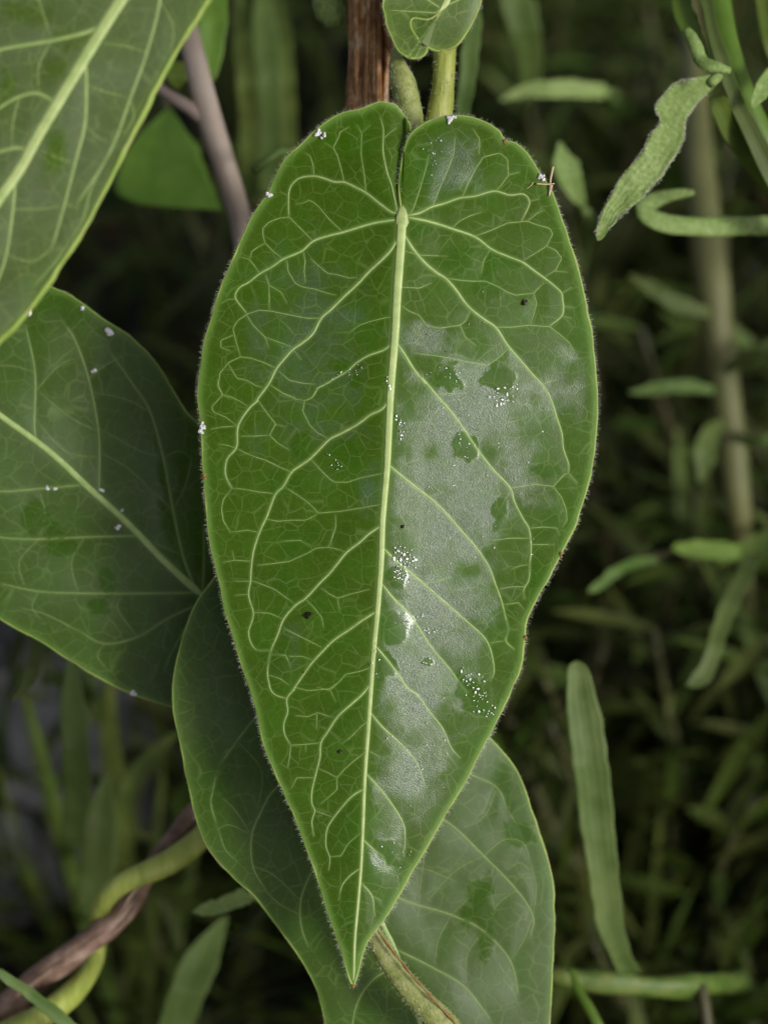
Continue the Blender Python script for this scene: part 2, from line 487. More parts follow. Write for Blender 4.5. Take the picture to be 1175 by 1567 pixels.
def build_leaf(root, mid, left, right, dfun, mat, veins, network, mid_w, mats, na=260, nc=50, m0=0.16, gam=1.0, wet=None,
               pucker=0.0, dew=None, tuck=None, rim_px=9, rim_r=2.2, hairs=0, hair_len=9, label=None, vein_amp=0.44, step=5, thick=0.0003, vein_h=.32):
    def wavy(mg, sd):
        m = smooth(mg, 4); t = np.gradient(m, axis=0); t /= np.linalg.norm(t, axis=1)[:, None] + 1e-9
        i = np.arange(len(m)); f = np.clip(np.minimum(i, len(m) - 1 - i) / 20.0, 0, 1)
        k = 1.3 * vnoise(i * .21, 0 * i + .5, sd) + .9 * vnoise(i * .06, 0 * i + .5, sd + 1) - 2.2 * np.clip(vnoise(i * .11, 0 * i + .3, sd + 2) - .72, 0, 1) * 4
        return m + np.stack([-t[:, 1], t[:, 0]], 1) * (k * f)[:, None]
    left = wavy(left, 81); right = wavy(right, 91)
    mid_s = smooth(mid, 4)
    A = Acc(); XY = []; RIM = []
    vp = [(smooth(p, 4), w0, w1) for p, w0, w1 in veins] + [(smooth(p, 4), w, w * .7) for p, w in network]
    midw = (mid_s, mid_w[0], mid_w[1])
    back = Acc()
    for mg in (left, right):
        ms = smooth(mg, 4)
        for (n1, n2, isback) in ((na, nc, False), (max(30, na // 6), max(8, nc // 6), True)):
            w = np.linspace(0, 1, n1)
            M = resample(ms, n1)
            r = np.clip((w - m0) / (1 - m0), 0, 1) ** gam
            Rr = resample(mid_s, n1, r)
            s = np.linspace(0, 1, n2) ** 0.9
            G = Rr[:, None] * (1 - s)[None, :, None] + M[:, None] * s[None, :, None]
            x = G[..., 0].ravel(); y = G[..., 1].ravel()
            q = grid_quads(n1, n2)
            tk = tuck(x, y) if (tuck is not None and mg is left) else 0.0
            if isback:
                back.add(at(x, y, dfun(x, y) + tk + thick + (pucker * S * 0.2)), q)
            else:
                A.add(np.zeros((len(x), 3)), q)
                XY.append(np.stack([x, y, tk + 0 * x], 1))
                dm = np.linalg.norm(G - M[:, None], axis=2)
                RIM.append(np.exp(-(dm / rim_px) ** 2).ravel())
    XY = np.concatenate(XY); x, y, tk = XY[:, 0], XY[:, 1], XY[:, 2]
    vein = np.zeros(len(x)); dmin = np.full(len(x), 60.0)
    for i, (p, w0, w1) in enumerate([midw] + vp):
        pad = 45
        mk = (x > p[:, 0].min() - pad) & (x < p[:, 0].max() + pad) & (y > p[:, 1].min() - pad) & (y < p[:, 1].max() + pad)
        idx = np.nonzero(mk)[0]
        if not len(idx): continue
        pr = p[::2] if len(p) > 12 else p
        if pr is not p: pr = np.vstack([pr, p[-1:]])
        d, _, t = seg_dist(x[idx], y[idx], pr)
        w = w1 + (w0 - w1) * (1 - t) ** (1.3 if i == 0 else 1)
        vein[idx] = np.maximum(vein[idx], vein_amp * np.exp(-(d / (w * 0.5 + 1.1)) ** 2) * np.clip(w / 3.0, .45, 1))
        big = i <= len(veins)
        dmin[idx] = np.minimum(dmin[idx], d if big else d + 1)
    d = dfun(x, y) + tk - pucker * S * (1 - np.exp(-(dmin / 16.0) ** 1.3))
    if wet is not None:
        wt = wet(x, y)
        d = d - wt * 0.3 * S
    else:
        wt = np.zeros(len(x))
    dw = dew(x, y) if dew is not None else np.zeros(len(x))
    A.v = [at(x, y, d)]
    nfront = len(x)
    A.add(np.concatenate(back.v), np.concatenate([q for q in back.q]))
    me = A.mesh('leaf', mat)
    nb = A.n - nfront
    for nm, arr in (('vein', vein), ('wet', wt), ('dew', dw), ('rim', np.concatenate(RIM) * .5)):
        at_ = me.attributes.new(nm, 'FLOAT', 'POINT')
        at_.data.foreach_set('value', np.r_[arr, np.zeros(nb)].astype(np.float32))
    ua = me.attributes.new('leafuv', 'FLOAT_VECTOR', 'POINT')
    uvw = np.zeros((A.n, 3), np.float32); uvw[:nfront, 0] = x / 100; uvw[:nfront, 1] = y / 100
    ua.data.foreach_set('vector', uvw.ravel())
    leaf = part('leaf', me, root, label=label)
    a = Acc(); vein_strip(a, dfun, mid, mid_w[0], mid_w[1], 0.32, 9, step, pw=1.3)
    part('midrib', a.mesh('midrib', mats[0]), leaf)
    for p, w0, w1 in veins:
        a = Acc(); vein_strip(a, dfun, p, w0 * .76, w1 * .76, vein_h, 6, step)
        part('lateral_vein', a.mesh('lateral_vein', mats[1]), leaf)
    if network:
        a = Acc()
        for p, w in network: vein_strip(a, dfun, p, w, w * .7, .8, 5, step)
        part('vein_network', a.mesh('vein_network', M_NET if mats[1] is M_VEIN else mats[1]), leaf, kind='stuff')
    # thickened margin
    ring = np.vstack([smooth(left, 4), smooth(right, 4)[::-1][1:]])
    rd = dfun(ring[:, 0], ring[:, 1]) + thick * .4
    if tuck is not None:
        nl = len(smooth(left, 4)); rd[:nl] += tuck(ring[:nl, 0], ring[:nl, 1])
    rp = at(ring[:, 0], ring[:, 1], rd)
    jit = 1 + 0.25 * vnoise(np.arange(len(ring)) * .13, np.zeros(len(ring)), 5)
    v, q, t = tube_arr(rp, rim_r * S * jit, 7, caps=True)
    a = Acc(); a.add(v, q, t)
    part('leaf_margin', a.mesh('leaf_margin', mats[2]), leaf)
    if hairs:
        a = Acc()
        k = RNG.random(hairs) * (len(ring) - 2)
        i = k.astype(int); f = (k - i)[:, None]
        rt = rp[i] * (1 - f) + rp[i + 1] * f
        tg = rp[i + 1] - rp[i]; tg /= np.linalg.norm(tg, axis=1)[:, None] + 1e-12
        on = np.cross(tg, FW)
        cen = at(np.array([mid_s[:, 0].mean()]), np.array([mid_s[:, 1].mean()]), np.array([d.mean()]))[0]
        sg = np.sign(np.sum(on * (rt - cen), 1))[:, None]
        # left and right margins run in opposite senses
        on = on * sg
        dr = on + tg * RNG.normal(0, .55, (hairs, 1)) - FW * RNG.normal(0.1, .6, (hairs, 1))
        hair_arr(a, rt, dr, hair_len * S * (0.45 + RNG.random(hairs) * .8), 0.16 * S)
        part('margin_hairs', a.mesh('margin_hairs', M_HAIR), leaf, kind='stuff')
    return leaf

# tracing frames of the photograph: origin and scale
def Zf(ox, oy, sc):
    return lambda *p: [(ox + a / sc, oy + b_ / sc) for a, b_ in p]
Z1, Z2, Z3, Z4, Z5 = Zf(280, 130, 3.264), Zf(580, 130, 3.264), Zf(290, 580, 3.264), Zf(560, 560, 3.092), Zf(370, 1040, 3.264)

# ------------------------------------------------------------------ ground
g = Acc()
nx = 90
gx, gy = np.meshgrid(np.linspace(-1.2, 1.2, nx), np.linspace(-0.8, 2.0, nx))
gz = 0.012 * vnoise(gx * 9 + 20, gy * 9 + 20, 3) + 0.006 * vnoise(gx * 26 + 20, gy * 26 + 20, 4) - 0.008
edge = np.clip((np.maximum(np.abs(gx) / 1.2, np.abs(gy - .6) / 1.4) - .8) / .2, 0, 1)
gz = gz * (1 - edge) - 0.008 * edge
g.add(np.stack([gx, gy, gz], -1).reshape(-1, 3), grid_quads(nx, nx))
R_ = 200
for x0, x1, y0, y1 in ((-R_, R_, 2.0, R_), (-R_, R_, -R_, -.8), (-R_, -1.2, -.8, 2.0), (1.2, R_, -.8, 2.0)):
    g.add([(x0, y0, -.008), (x1, y0, -.008), (x1, y1, -.008), (x0, y1, -.008)], [(0, 1, 2, 3)])
gr = part('ground', g.mesh('ground', M_SOIL), None)
gr['kind'] = 'structure'

# ------------------------------------------------------------------ main leaf
LEFT = [(614, 322), (616, 302), (617, 283), (619, 262), (623, 230), (627.5, 200), (624, 187), (617, 175), (605, 162), (586, 155), (571, 159), (550, 168), (525, 174),
        (501, 187), (482, 202), (461, 222), (439, 243), (424, 268), (412, 295), (393, 323), (372, 363), (353, 406), (338, 439), (327, 479), (315, 519),
        (309, 550), (304, 600), (305, 626), (309, 666), (312, 727), (316, 779), (324, 840), (336, 889), (345, 932), (360, 981), (379, 1040), (393, 1086),
        (404, 1138), (425, 1190), (446, 1236), (465, 1285), (480, 1325), (494, 1368), (508, 1414), (523, 1457), (534, 1496), (540, 1509)]
RIGHT = [(614, 322), (611, 297), (611, 276), (614.5, 250), (620, 225), (631, 203), (650, 188), (675, 179), (696, 177), (718, 179), (742, 188), (762, 202), (771, 215),
         (788, 221), (807, 239), (825, 265), (842, 291), (853, 320), (865, 357), (879, 397), (892, 452), (902, 498), (908, 544), (912, 590), (912.5, 625), (911, 657),
         (906, 699), (900, 735), (890, 773), (877, 809), (857, 848), (835, 890), (819, 919), (806, 948), (802, 974), (797, 1013), (783, 1051), (757, 1105),
         (730, 1156), (707, 1202), (682, 1245), (655, 1291), (630, 1331), (612, 1362), (591, 1401), (569, 1429), (557, 1450), (546, 1493), (540, 1509)]
MID = [(615, 322), (615, 335), (612, 390), (607.6, 452), (604.5, 513), (598, 594), (595, 657), (592, 718), (585.6, 794), (583.5, 856), (578, 932), (572, 994), (567.5, 1055),
       (564.5, 1101), (558, 1193), (555, 1270), (552, 1331), (547.5, 1386), (543, 1438), (541, 1500)]
# strong lateral veins (start width, end width)
LAT = [
    (Z1((1075, 640), (1040, 635), (985, 595), (915, 540), (870, 515), (805, 485), (760, 485), (700, 465), (655, 455), (590, 462), (550, 490), (530, 530), (527, 600), (530, 660)), 4.2, 2.0),
    (Z1((1068, 630), (1060, 590), (1040, 500), (1020, 440), (1000, 340), (1000, 270), (1000, 215), (985, 160)), 3.2, 1.4),
    (Z1((1075, 672), (1010, 680), (950, 690), (880, 710), (800, 735), (720, 755), (650, 780), (600, 825), (560, 845), (500, 870), (450, 905), (380, 945), (330, 985), (285, 1010), (262, 1045), (268, 1075), (320, 1142)), 5.0, 2.0),
    (Z1((1085, 745), (1040, 820), (1000, 865), (930, 930), (870, 995), (800, 1060), (740, 1120), (690, 1165), (650, 1240), (600, 1285), (550, 1320), (500, 1375), (465, 1420), (430, 1490), (375, 1565))
     + Z3((340, 108), (295, 150), (243, 235), (235, 340), (188, 400), (180, 478), (212, 546)), 6.0, 2.4),
    (Z1((1040, 1296), (1000, 1325), (930, 1350), (870, 1385), (820, 1430), (760, 1465), (720, 1490), (670, 1515)) + Z3((640, 45), (612, 92), (575, 108)), 3.4, 1.8),
    (Z3((1000, 100), (960, 150), (900, 180), (840, 225), (760, 270), (700, 300), (650, 350), (600, 400), (550, 435), (510, 465), (470, 535), (430, 575), (400, 650), (385, 690), (350, 765), (320, 860),
        (308, 950), (305, 1010), (295, 1080), (318, 1160), (315, 1200), (295, 1275), (330, 1350), (400, 1355)), 4.8, 1.8),
    (Z3((965, 728), (900, 770), (850, 815), (785, 865), (740, 920), (700, 970), (650, 1020), (580, 1095), (530, 1130), (470, 1200), (440, 1280), (410, 1350), (395, 1420), (390, 1480), (400, 1530))
     + Z5((140, 40), (165, 75), (225, 95)), 4.2, 1.9),
    (Z3((945, 1155), (870, 1200), (800, 1250), (720, 1305), (660, 1365), (610, 1420), (560, 1490), (510, 1565)) + Z5((270, 40), (225, 95), (230, 160), (210, 220), (215, 275), (245, 327)), 4.0, 1.8),
    (Z5((645, 20), (600, 75), (550, 120), (480, 185), (430, 260), (395, 315), (390, 390), (370, 470), (350, 560), (350, 620), (365, 655), (350, 710), (360, 780)), 3.8, 1.7),
    (Z5((614, 545), (560, 575), (510, 625), (455, 695), (425, 750), (420, 830), (440, 890), (435, 950)), 3.2, 1.5),
    (Z5((595, 940), (540, 980), (500, 1030), (485, 1100)), 2.6, 1.4),
    (Z2((140, 652), (200, 640), (260, 610), (330, 590), (400, 565), (480, 555), (575, 530), (650, 550), (720, 545), (750, 580), (740, 620), (710, 680)), 4.2, 1.8),
    (Z2((150, 662), (240, 680), (310, 700), (370, 720), (480, 760), (560, 820), (640, 855), (715, 885), (770, 925), (825, 965), (870, 1000), (910, 1040), (915, 1080), (920, 1110), (910, 1155), (850, 1205)), 4.8, 2.0),
    (Z2((118, 735), (170, 820), (230, 890), (290, 940), (330, 965), (380, 1020), (430, 1090), (470, 1130), (530, 1175), (585, 1215), (640, 1300), (700, 1370), (760, 1440), (810, 1495))
     + Z4((870, 150), (900, 240), (925, 320), (932, 390), (957, 465), (956, 505)), 5.4, 2.0),
    (Z2((90, 1290), (130, 1350), (180, 1430), (240, 1500)) + Z4((260, 50), (330, 135), (400, 215), (470, 310), (530, 400), (600, 490), (680, 575), (700, 640), (740, 720), (770, 770), (780, 850), (775, 930), (770, 1010), (745, 1060), (750, 1100)), 4.6, 1.8),
    (Z4((110, 470), (180, 530), (250, 585), (320, 640), (390, 710), (450, 780), (520, 860), (580, 950), (610, 1030), (640, 1110), (660, 1190), (675, 1250), (660, 1300), (700, 1340)), 4.4, 1.7),
    (Z4((80, 860), (150, 930), (200, 970), (270, 1030), (340, 1090), (420, 1160), (500, 1230), (550, 1275), (580, 1320), (600, 1390), (605, 1450), (590, 1490)), 4.2, 1.6),
    (Z4((70, 1025), (130, 1100), (200, 1170), (250, 1240), (300, 1320), (350, 1380), (400, 1440), (450, 1510), (480, 1545)), 3.8, 1.5),
    (Z4((40, 1320), (100, 1390), (160, 1470), (195, 1525)) + Z5((880, 80), (940, 165), (1000, 240), (1045, 340), (1090, 390)), 3.6, 1.4),
    (Z5((642, 165), (700, 235), (760, 290), (830, 360), (880, 430), (915, 530)), 3.4, 1.3),
    (Z5((622, 470), (690, 545), (740, 610), (780, 670), (810, 730), (815, 800), (810, 880)), 3.2, 1.3),
    (Z5((602, 795), (660, 850), (710, 890), (720, 935), (750, 935)), 2.8, 1.3),
    (Z5((592, 1010), (650, 1080), (660, 1150), (665, 1180)), 2.6, 1.2),
]
NET = [(p, 1.45) for p in (
    Z1((805, 485), (790, 420), (770, 350), (750, 315), (780, 255), (785, 235), (830, 210)), Z1((750, 315), (710, 290)), Z1((655, 455), (650, 400), (635, 355), (610, 340)),
    Z1((915, 540), (905, 450), (890, 350), (892, 240), (870, 200)), Z1((892, 240), (935, 200)), Z1((1000, 270), (1030, 240), (1065, 215)),
    Z1((650, 780), (600, 730), (530, 660), (480, 665), (430, 685), (400, 715), (400, 750), (410, 790), (450, 830), (500, 870)),
    Z1((800, 735), (760, 700), (720, 660), (680, 610), (650, 585), (630, 575), (600, 590), (565, 595)), Z1((410, 790), (375, 810), (345, 830), (335, 870)),
    Z1((527, 555), (490, 535)), Z1((385, 945), (355, 900), (330, 870), (290, 860)), Z1((262, 1070), (225, 1070), (195, 1090)),
    Z1((600, 825), (610, 880), (605, 930), (612, 990)), Z1((520, 880), (525, 930), (560, 990), (600, 1010), (660, 1020), (720, 1040), (765, 1050)),
    Z1((415, 950), (430, 1000), (490, 1035), (520, 1090)), Z1((430, 1000), (432, 1130)), Z1((640, 870), (690, 915), (720, 940), (780, 950), (830, 965), (870, 962)),
    Z1((690, 1165), (620, 1165), (540, 1150), (440, 1130), (380, 1125), (320, 1145), (270, 1180), (250, 1220), (265, 1280), (288, 1355)),
    Z1((465, 1415), (400, 1385), (340, 1365), (288, 1358), (230, 1385), (185, 1440), (178, 1500), (200, 1550), (240, 1565)),
    Z1((250, 1250), (190, 1275), (190, 1310), (240, 1330)), Z1((320, 1150), (350, 1200), (410, 1260), (430, 1310)), Z1((410, 1260), (480, 1285), (550, 1310)),
    Z1((230, 1400), (270, 1465), (320, 1475), (360, 1500), (400, 1510)), Z1((550, 1320), (590, 1370)), Z1((440, 1500), (500, 1540), (560, 1560)),
    Z1((480, 1430), (530, 1475), (600, 1490), (660, 1495)), Z1((1040, 1160), (1000, 1165), (940, 1180), (880, 1200), (840, 1230)),
    Z3((405, 30), (470, 75), (530, 100), (575, 108)), Z3((575, 108), (565, 160), (600, 230), (640, 270), (690, 295)),
    Z3((160, 75), (210, 90), (250, 110), (290, 135)), Z3((145, 0), (140, 35), (165, 80), (110, 140), (120, 165), (180, 190), (240, 235)),
    Z3((345, 110), (380, 160), (430, 225), (400, 280), (440, 320), (500, 355)), Z3((430, 225), (480, 240)), Z3((260, 285), (330, 285), (400, 280)), Z3((110, 250), (160, 240), (240, 235)),
    Z3((510, 465), (450, 440), (380, 405), (330, 390), (280, 370), (235, 345)), Z3((425, 572), (350, 565), (270, 550), (212, 545)), Z3((345, 765), (290, 755), (205, 765)),
    Z3((205, 765), (170, 710), (160, 650), (170, 600), (210, 550)), Z3((470, 535), (540, 580), (590, 615), (645, 670), (700, 665), (760, 660), (850, 645), (965, 625)),
    Z3((385, 700), (440, 710), (510, 705), (580, 705), (620, 685), (645, 670)), Z3((610, 405), (650, 450), (700, 500), (725, 515), (790, 515), (850, 495), (970, 470)),
    Z3((320, 1165), (400, 1170), (470, 1200)), Z3((235, 345), (185, 330), (145, 325)), Z3((305, 910), (225, 905), (170, 915)), Z3((225, 905), (215, 860)),
    Z3((305, 1010), (230, 1010)), Z3((300, 1075), (230, 1080)), Z3((308, 1005), (360, 1025), (425, 1050), (480, 1090), (530, 1125)),
    Z3((345, 930), (430, 920), (500, 910), (590, 870), (630, 845), (695, 840), (740, 850), (785, 865)), Z3((695, 840), (710, 800), (730, 740), (730, 680)),
    Z3((600, 830), (550, 805), (470, 810), (430, 820)), Z3((580, 1100), (620, 1140), (660, 1190), (670, 1240)), Z3((480, 1250), (540, 1280), (600, 1310), (660, 1340)),
    Z3((660, 1045), (700, 1075), (740, 1095), (800, 1075), (900, 1050)), Z3((740, 1095), (750, 1160)), Z3((415, 1375), (480, 1380), (500, 1420), (505, 1440)), Z3((500, 1385), (560, 1385), (620, 1405)),
    Z3((910, 1440), (850, 1460), (780, 1475), (740, 1520), (700, 1555), (640, 1540)), Z3((400, 1480), (450, 1495), (500, 1530)),
    Z5((395, 315), (330, 322), (245, 328), (240, 380), (230, 440)), Z5((270, 180), (330, 185), (380, 165), (440, 185), (470, 190)), Z5((375, 170), (375, 245)),
    Z5((270, 40), (330, 55), (390, 50), (440, 45), (500, 0)), Z5((440, 50), (470, 110)), Z5((620, 360), (560, 405), (510, 450), (475, 490), (430, 465), (385, 445)),
    Z5((475, 490), (475, 550), (430, 590), (395, 620)), Z5((360, 490), (275, 490), (250, 540)), Z5((365, 655), (410, 670), (460, 690)), Z5((440, 885), (495, 880), (530, 820), (600, 760)),
    Z5((630, 210), (600, 230), (540, 290), (500, 320)), Z5((570, 1205), (530, 1215), (500, 1235)), Z5((650, 1080), (700, 1105)), Z5((640, 360), (690, 385)), Z5((320, 325), (320, 360)),
    Z2((415, 560), (440, 500), (480, 420), (520, 360), (600, 340), (640, 370), (645, 450), (610, 500), (575, 535)), Z2((645, 450), (700, 435)), Z2((500, 345), (500, 270), (470, 220)),
    Z2((265, 610), (300, 520), (340, 430), (370, 350), (380, 260)), Z2((150, 645), (170, 620), (200, 530), (230, 430), (250, 350)),
    Z2((480, 755), (560, 725), (640, 690), (740, 680), (790, 700), (850, 715), (865, 745), (835, 805), (780, 840), (715, 880)),
    Z2((835, 805), (880, 825), (910, 865), (880, 925), (825, 960)), Z2((880, 930), (940, 935)), Z2((370, 710), (400, 680), (450, 655), (510, 635)), Z2((750, 580), (800, 570)),
    Z2((740, 680), (790, 640), (825, 625)), Z2((555, 820), (520, 880), (510, 940)), Z2((335, 965), (400, 975), (460, 980), (530, 980), (590, 1005), (640, 1035), (680, 1050), (770, 1040), (825, 985)),
    Z2((770, 1040), (785, 1090), (770, 1150), (755, 1200)), Z2((585, 1210), (660, 1210), (750, 1200), (850, 1208), (900, 1245), (950, 1290), (975, 1330)),
    Z2((455, 1130), (430, 1180), (405, 1200), (300, 1215), (235, 1200), (200, 1150), (150, 1130), (100, 1095)), Z2((405, 1200), (430, 1260), (480, 1300)),
    Z2((915, 1155), (960, 1165)), Z2((920, 1105), (970, 1110)), Z2((915, 1040), (960, 1010)), Z2((650, 1310), (600, 1360), (540, 1400), (480, 1390), (400, 1375), (300, 1355), (180, 1340)),
    Z2((110, 1010), (200, 1015), (260, 990)), Z2((130, 830), (200, 850), (340, 855)),
    Z4((340, 135), (400, 130), (470, 130)), Z4((685, 578), (740, 570), (800, 560), (885, 570), (930, 520), (955, 505), (1000, 555)), Z4((835, 85), (900, 65)),
    Z4((885, 570), (925, 625), (945, 680), (950, 730), (930, 760)), Z4((770, 768), (840, 762), (905, 768), (915, 800)), Z4((780, 845), (890, 845)), Z4((770, 940), (730, 945), (690, 960)),
    Z4((600, 825), (680, 815), (775, 815)), Z4((635, 1055), (690, 1045), (745, 1045), (770, 1020)), Z4((645, 1130), (720, 1120), (745, 1150)), Z4((675, 1245), (720, 1250)),
    Z4((590, 1310), (660, 1300)), Z4((280, 1030), (350, 1015), (400, 1000)))]
def kinked(p):
    p = np.array(p, float); o_ = [p[0]]
    for i in range(len(p) - 1): o_ += [p[i] * .72 + p[i + 1] * .28, p[i] * .28 + p[i + 1] * .72, p[i + 1]]
    return np.array(o_)
NET = [(kinked(p), w) for p, w in NET]
WET = [(700, 402, 27, 20), (752, 440, 24, 24), (770, 395, 30, 18), (640, 350, 22, 16), (688, 575, 22, 20), (765, 582, 36, 22), (710, 682, 20, 24), (830, 722, 28, 13), (762, 787, 15, 20),
       (600, 652, 16, 34), (527, 697, 26, 24), (462, 685, 18, 24), (607, 962, 24, 26), (590, 1022, 20, 28), (732, 1062, 34, 36), (655, 1012, 12, 10), (602, 1298, 28, 22), (606, 884, 20, 20),
       (455, 835, 34, 34), (505, 905, 42, 46), (440, 900, 34, 40), (545, 585, 12, 9), (520, 560, 20, 10), (560, 240, 70, 90), 
       (520, 1080, 42, 130), (535, 1250, 26, 120), (420, 1000, 40, 60), (570, 1340, 30, 60), (535, 1420, 30, 70), (650, 250, 12, 40),
       (820, 880, 26, 70), (840, 800, 26, 40), (775, 950, 18, 44), (440, 740, 24, 20)]
def wet_fn(blobs, seed, amp=0.42, sc=22.0):
    def f(x, y):
        e = amp * (vnoise(x / sc, y / sc, seed) + .6 * vnoise(x / sc * 2.3 + 9, y / sc * 2.3, seed + 1))
        w = np.zeros(len(x))
        for cx, cy, rx, ry in blobs:
            k = np.hypot((x - cx) / rx, (y - cy) / ry)
            ed = e * min(1, 24 / max(rx, ry) + .45)
            soft = 0.28 if max(rx, ry) < 40 else 0.95
            w = np.maximum(w, np.clip((1.0 - k + ed) / soft, 0, 1))
        return w
    return f

MIDA = resample(smooth(MID, 6), 40)
def main_form(x, y):
    q = np.clip(x - np.interp(y, MIDA[:, 1], MIDA[:, 0]), 0, None)
    k = np.clip((y - 330) / 270, 0, 1); k = k * k * (3 - 2 * k)
    qm = np.interp(y, [300, 600, 760, 900, 1100, 1250], [300, 270, 215, 190, 175, 200])
    sm = 40.0
    qq = q - np.log1p(np.exp(np.clip((q - qm) / sm, -30, 30))) * sm      # soft limit at qm
    return (0.10 * k) * q - 0.10 * (q - qq)
main_d = depth_fn(MID, D0, 0.0, 0.02, 0.15, 0.10, 16, 0.18, 780, 5, 190, 11, extra=main_form)
DEW = wet_fn([(705, 640, 120, 100), (835, 600, 80, 80), (790, 720, 70, 70), (690, 780, 118, 130), (660, 930, 108, 110), (650, 1060, 105, 90), (625, 1180, 75, 110), (595, 1285, 40, 60)], 61, .5, 30)
DEW2 = wet_fn([(695, 245, 75, 60), (505, 655, 75, 42), (640, 520, 60, 30), (470, 540, 120, 190), (545, 480, 40, 60), (560, 760, 30, 60), (440, 1000, 30, 40), (380, 1090, 20, 60)], 62, .6, 30)
def dew_main(x, y):
    side = np.clip((x - np.interp(y, MIDA[:, 1], MIDA[:, 0]) - 2) / 16, 0, 1)
    mott = np.clip(.80 + .7 * vnoise(x / 70.0, y / 70.0, 63) + .35 * vnoise(x / 22.0, y / 22.0, 64) + .25 * vnoise(x / 8.0, y / 8.0, 65), 0.05, 1)
    rimd = seg_dist(x, y, RIMP)[0]
    edge = np.clip((rimd - 10) / 20, 0, 1)
    return np.maximum(DEW(x, y) * side * mott, DEW2(x, y) * .68 * mott) * edge
RIMP = resample(np.vstack([smooth(LEFT, 8), smooth(RIGHT, 8)[::-1]]), 160)
leafA_base = ground_pt(585, 420)
shootA = thing('vine_shoot', 'hairy climbing vine shoot bearing the large wet heart-shaped leaf and a small curled young leaf', 'vine', leafA_base)
main = build_leaf(shootA, MID, LEFT, RIGHT, main_d, M_LEAF, LAT, NET, (14.5, 3.4), (M_MIDRIB, M_VEIN, M_RIM), na=680, nc=120, m0=0.20, gam=0.95,
                  wet=wet_fn(WET, 21), dew=dew_main, tuck=lambda x, y: 9 * S * np.exp(-((x - 618) / 16.0) ** 2) * np.clip((322 - y) / 40, 0, 1), pucker=1.2, hairs=4400, hair_len=8.5, rim_px=7, rim_r=2.3, step=4,
                  label='large heart-shaped leaf with pale veins, wet patches and hairy edge')
# petiole pad where the veins meet
pp, rr = path3([(614, 316, D0 + .0003, 3), (615, 322, D0 + .0002, 6), (615, 332, D0 + .0001, 9.5), (614.5, 350, D0 + .0004, 9)], 12)
tube('petiole_pad', pp - FW * .0001, rr, M_MIDRIB, main, flat=.35, rough=.1)
pp, rr = path3([(616, 322, D0 + .001, 9), (620, 295, .4085, 11), (640, 258, .412, 14), (658, 222, .413, 18), (669, 190, .413, 20), (674, 165, .413, 19), (678, 135, .413, 17), (680, 100, .413, 17), (681, 62, .414, 18), (684, 20, .416, 17),
                (690, -60, .42, 17), (700, -200, .43, 17)], 70)
stA = tube('stem', pp, rr, M_STEMY, shootA, 16, rough=.05)
def stem_hairs(pts, rad, n, ln, parent, name='stem_hairs'):
    a = Acc(); k = RNG.random(n) * (len(pts) - 1.01); i = k.astype(int); f = (k - i)[:, None]
    p = pts[i] * (1 - f) + pts[i + 1] * f; r = (rad[i] * (1 - f[:, 0]) + rad[i + 1] * f[:, 0])
    t = pts[i + 1] - pts[i]; t /= np.linalg.norm(t, axis=1)[:, None]
    rnd = RNG.normal(0, 1, (n, 3)); rnd -= t * np.sum(rnd * t, 1)[:, None]; rnd /= np.linalg.norm(rnd, axis=1)[:, None]
    hair_arr(a, p + rnd * r[:, None] * .97, rnd + t * RNG.normal(0, .4, (n, 1)), ln * S * (.5 + RNG.random(n) * .7), 0.3 * S)
    return part(name, a.mesh(name, M_HAIR), parent, kind='stuff')
stem_hairs(pp, rr, 900, 8, stA)
gp = ground_pt(585, 420); gd = gdepth(585, 420)
pp, rr = path3([(648, 240, .4135, 13), (625, 300, .425, 14), (600, 380, .48, 15), (585, 420, gd - .1, 16), (585, 420, gd + .01, 17)], 30)
tube('stem', pp, rr, M_STEMY, shootA, 12, rough=.05)
# short olive side shoot beside the woody stem
pp, rr = path3([(604, 72, .4135, 3), (607, 95, .413, 12), (614, 120, .412, 18), (622, 150, .4115, 20), (628, 185, .411, 19), (630, 230, .4115, 16), (626, 300, .424, 13)], 40)
sb = tube('side_shoot', pp, rr, M_BUD, shootA, 16, rough=.06)
stem_hairs(pp, rr, 500, 5, sb)

# young curled leaf
ym = [(672, 20), (684, 0), (694, -40), (700, -100), (704, -180), (706, -260)]
yl = [(672, 20), (655, 30), (632, 28), (628, 40), (638, 58), (655, 72), (672, 78), (695, 70), (712, 50), (728, 20), (738, -10), (752, -60), (758, -120), (742, -190), (720, -235), (706, -260)]
yr = [(672, 20), (662, 40), (655, 62), (650, 82), (632, 89), (612, 80), (600, 60), (590, 30), (588, 0), (600, -50), (625, -120), (655, -190), (685, -240), (706, -260)]
yd = depth_fn(ym, .411, 0, 0, .1, -.05, 12, 0, 0, 3, 40, 5)
def ydr(x, y):
    b_ = yd(x, y); d, sd, t = seg_dist(np.asarray(x, float), np.asarray(y, float), np.array(ym, float))
    return b_ - np.where((sd < 0), np.clip(y - 10, 0, 80) * .4 * S, np.clip(y - 10, 0, 80) * -.05 * S)
young = build_leaf(shootA, ym, yr, yl, ydr, M_LEAF3, [([(672, 20), (640, 18), (605, 16), (595, 15)], 3, 1.5), ([(676, 14), (655, 0), (630, -20), (615, -50)], 3, 1.5), ([(680, 10), (715, -10), (735, -50)], 3, 1.5)],
                   [], (11, 4), (M_MIDRIB, M_VEIN, M_RIM), na=120, nc=26, m0=.3, hairs=900, hair_len=8, rim_px=7, rim_r=2.2, label='small curled young leaf')

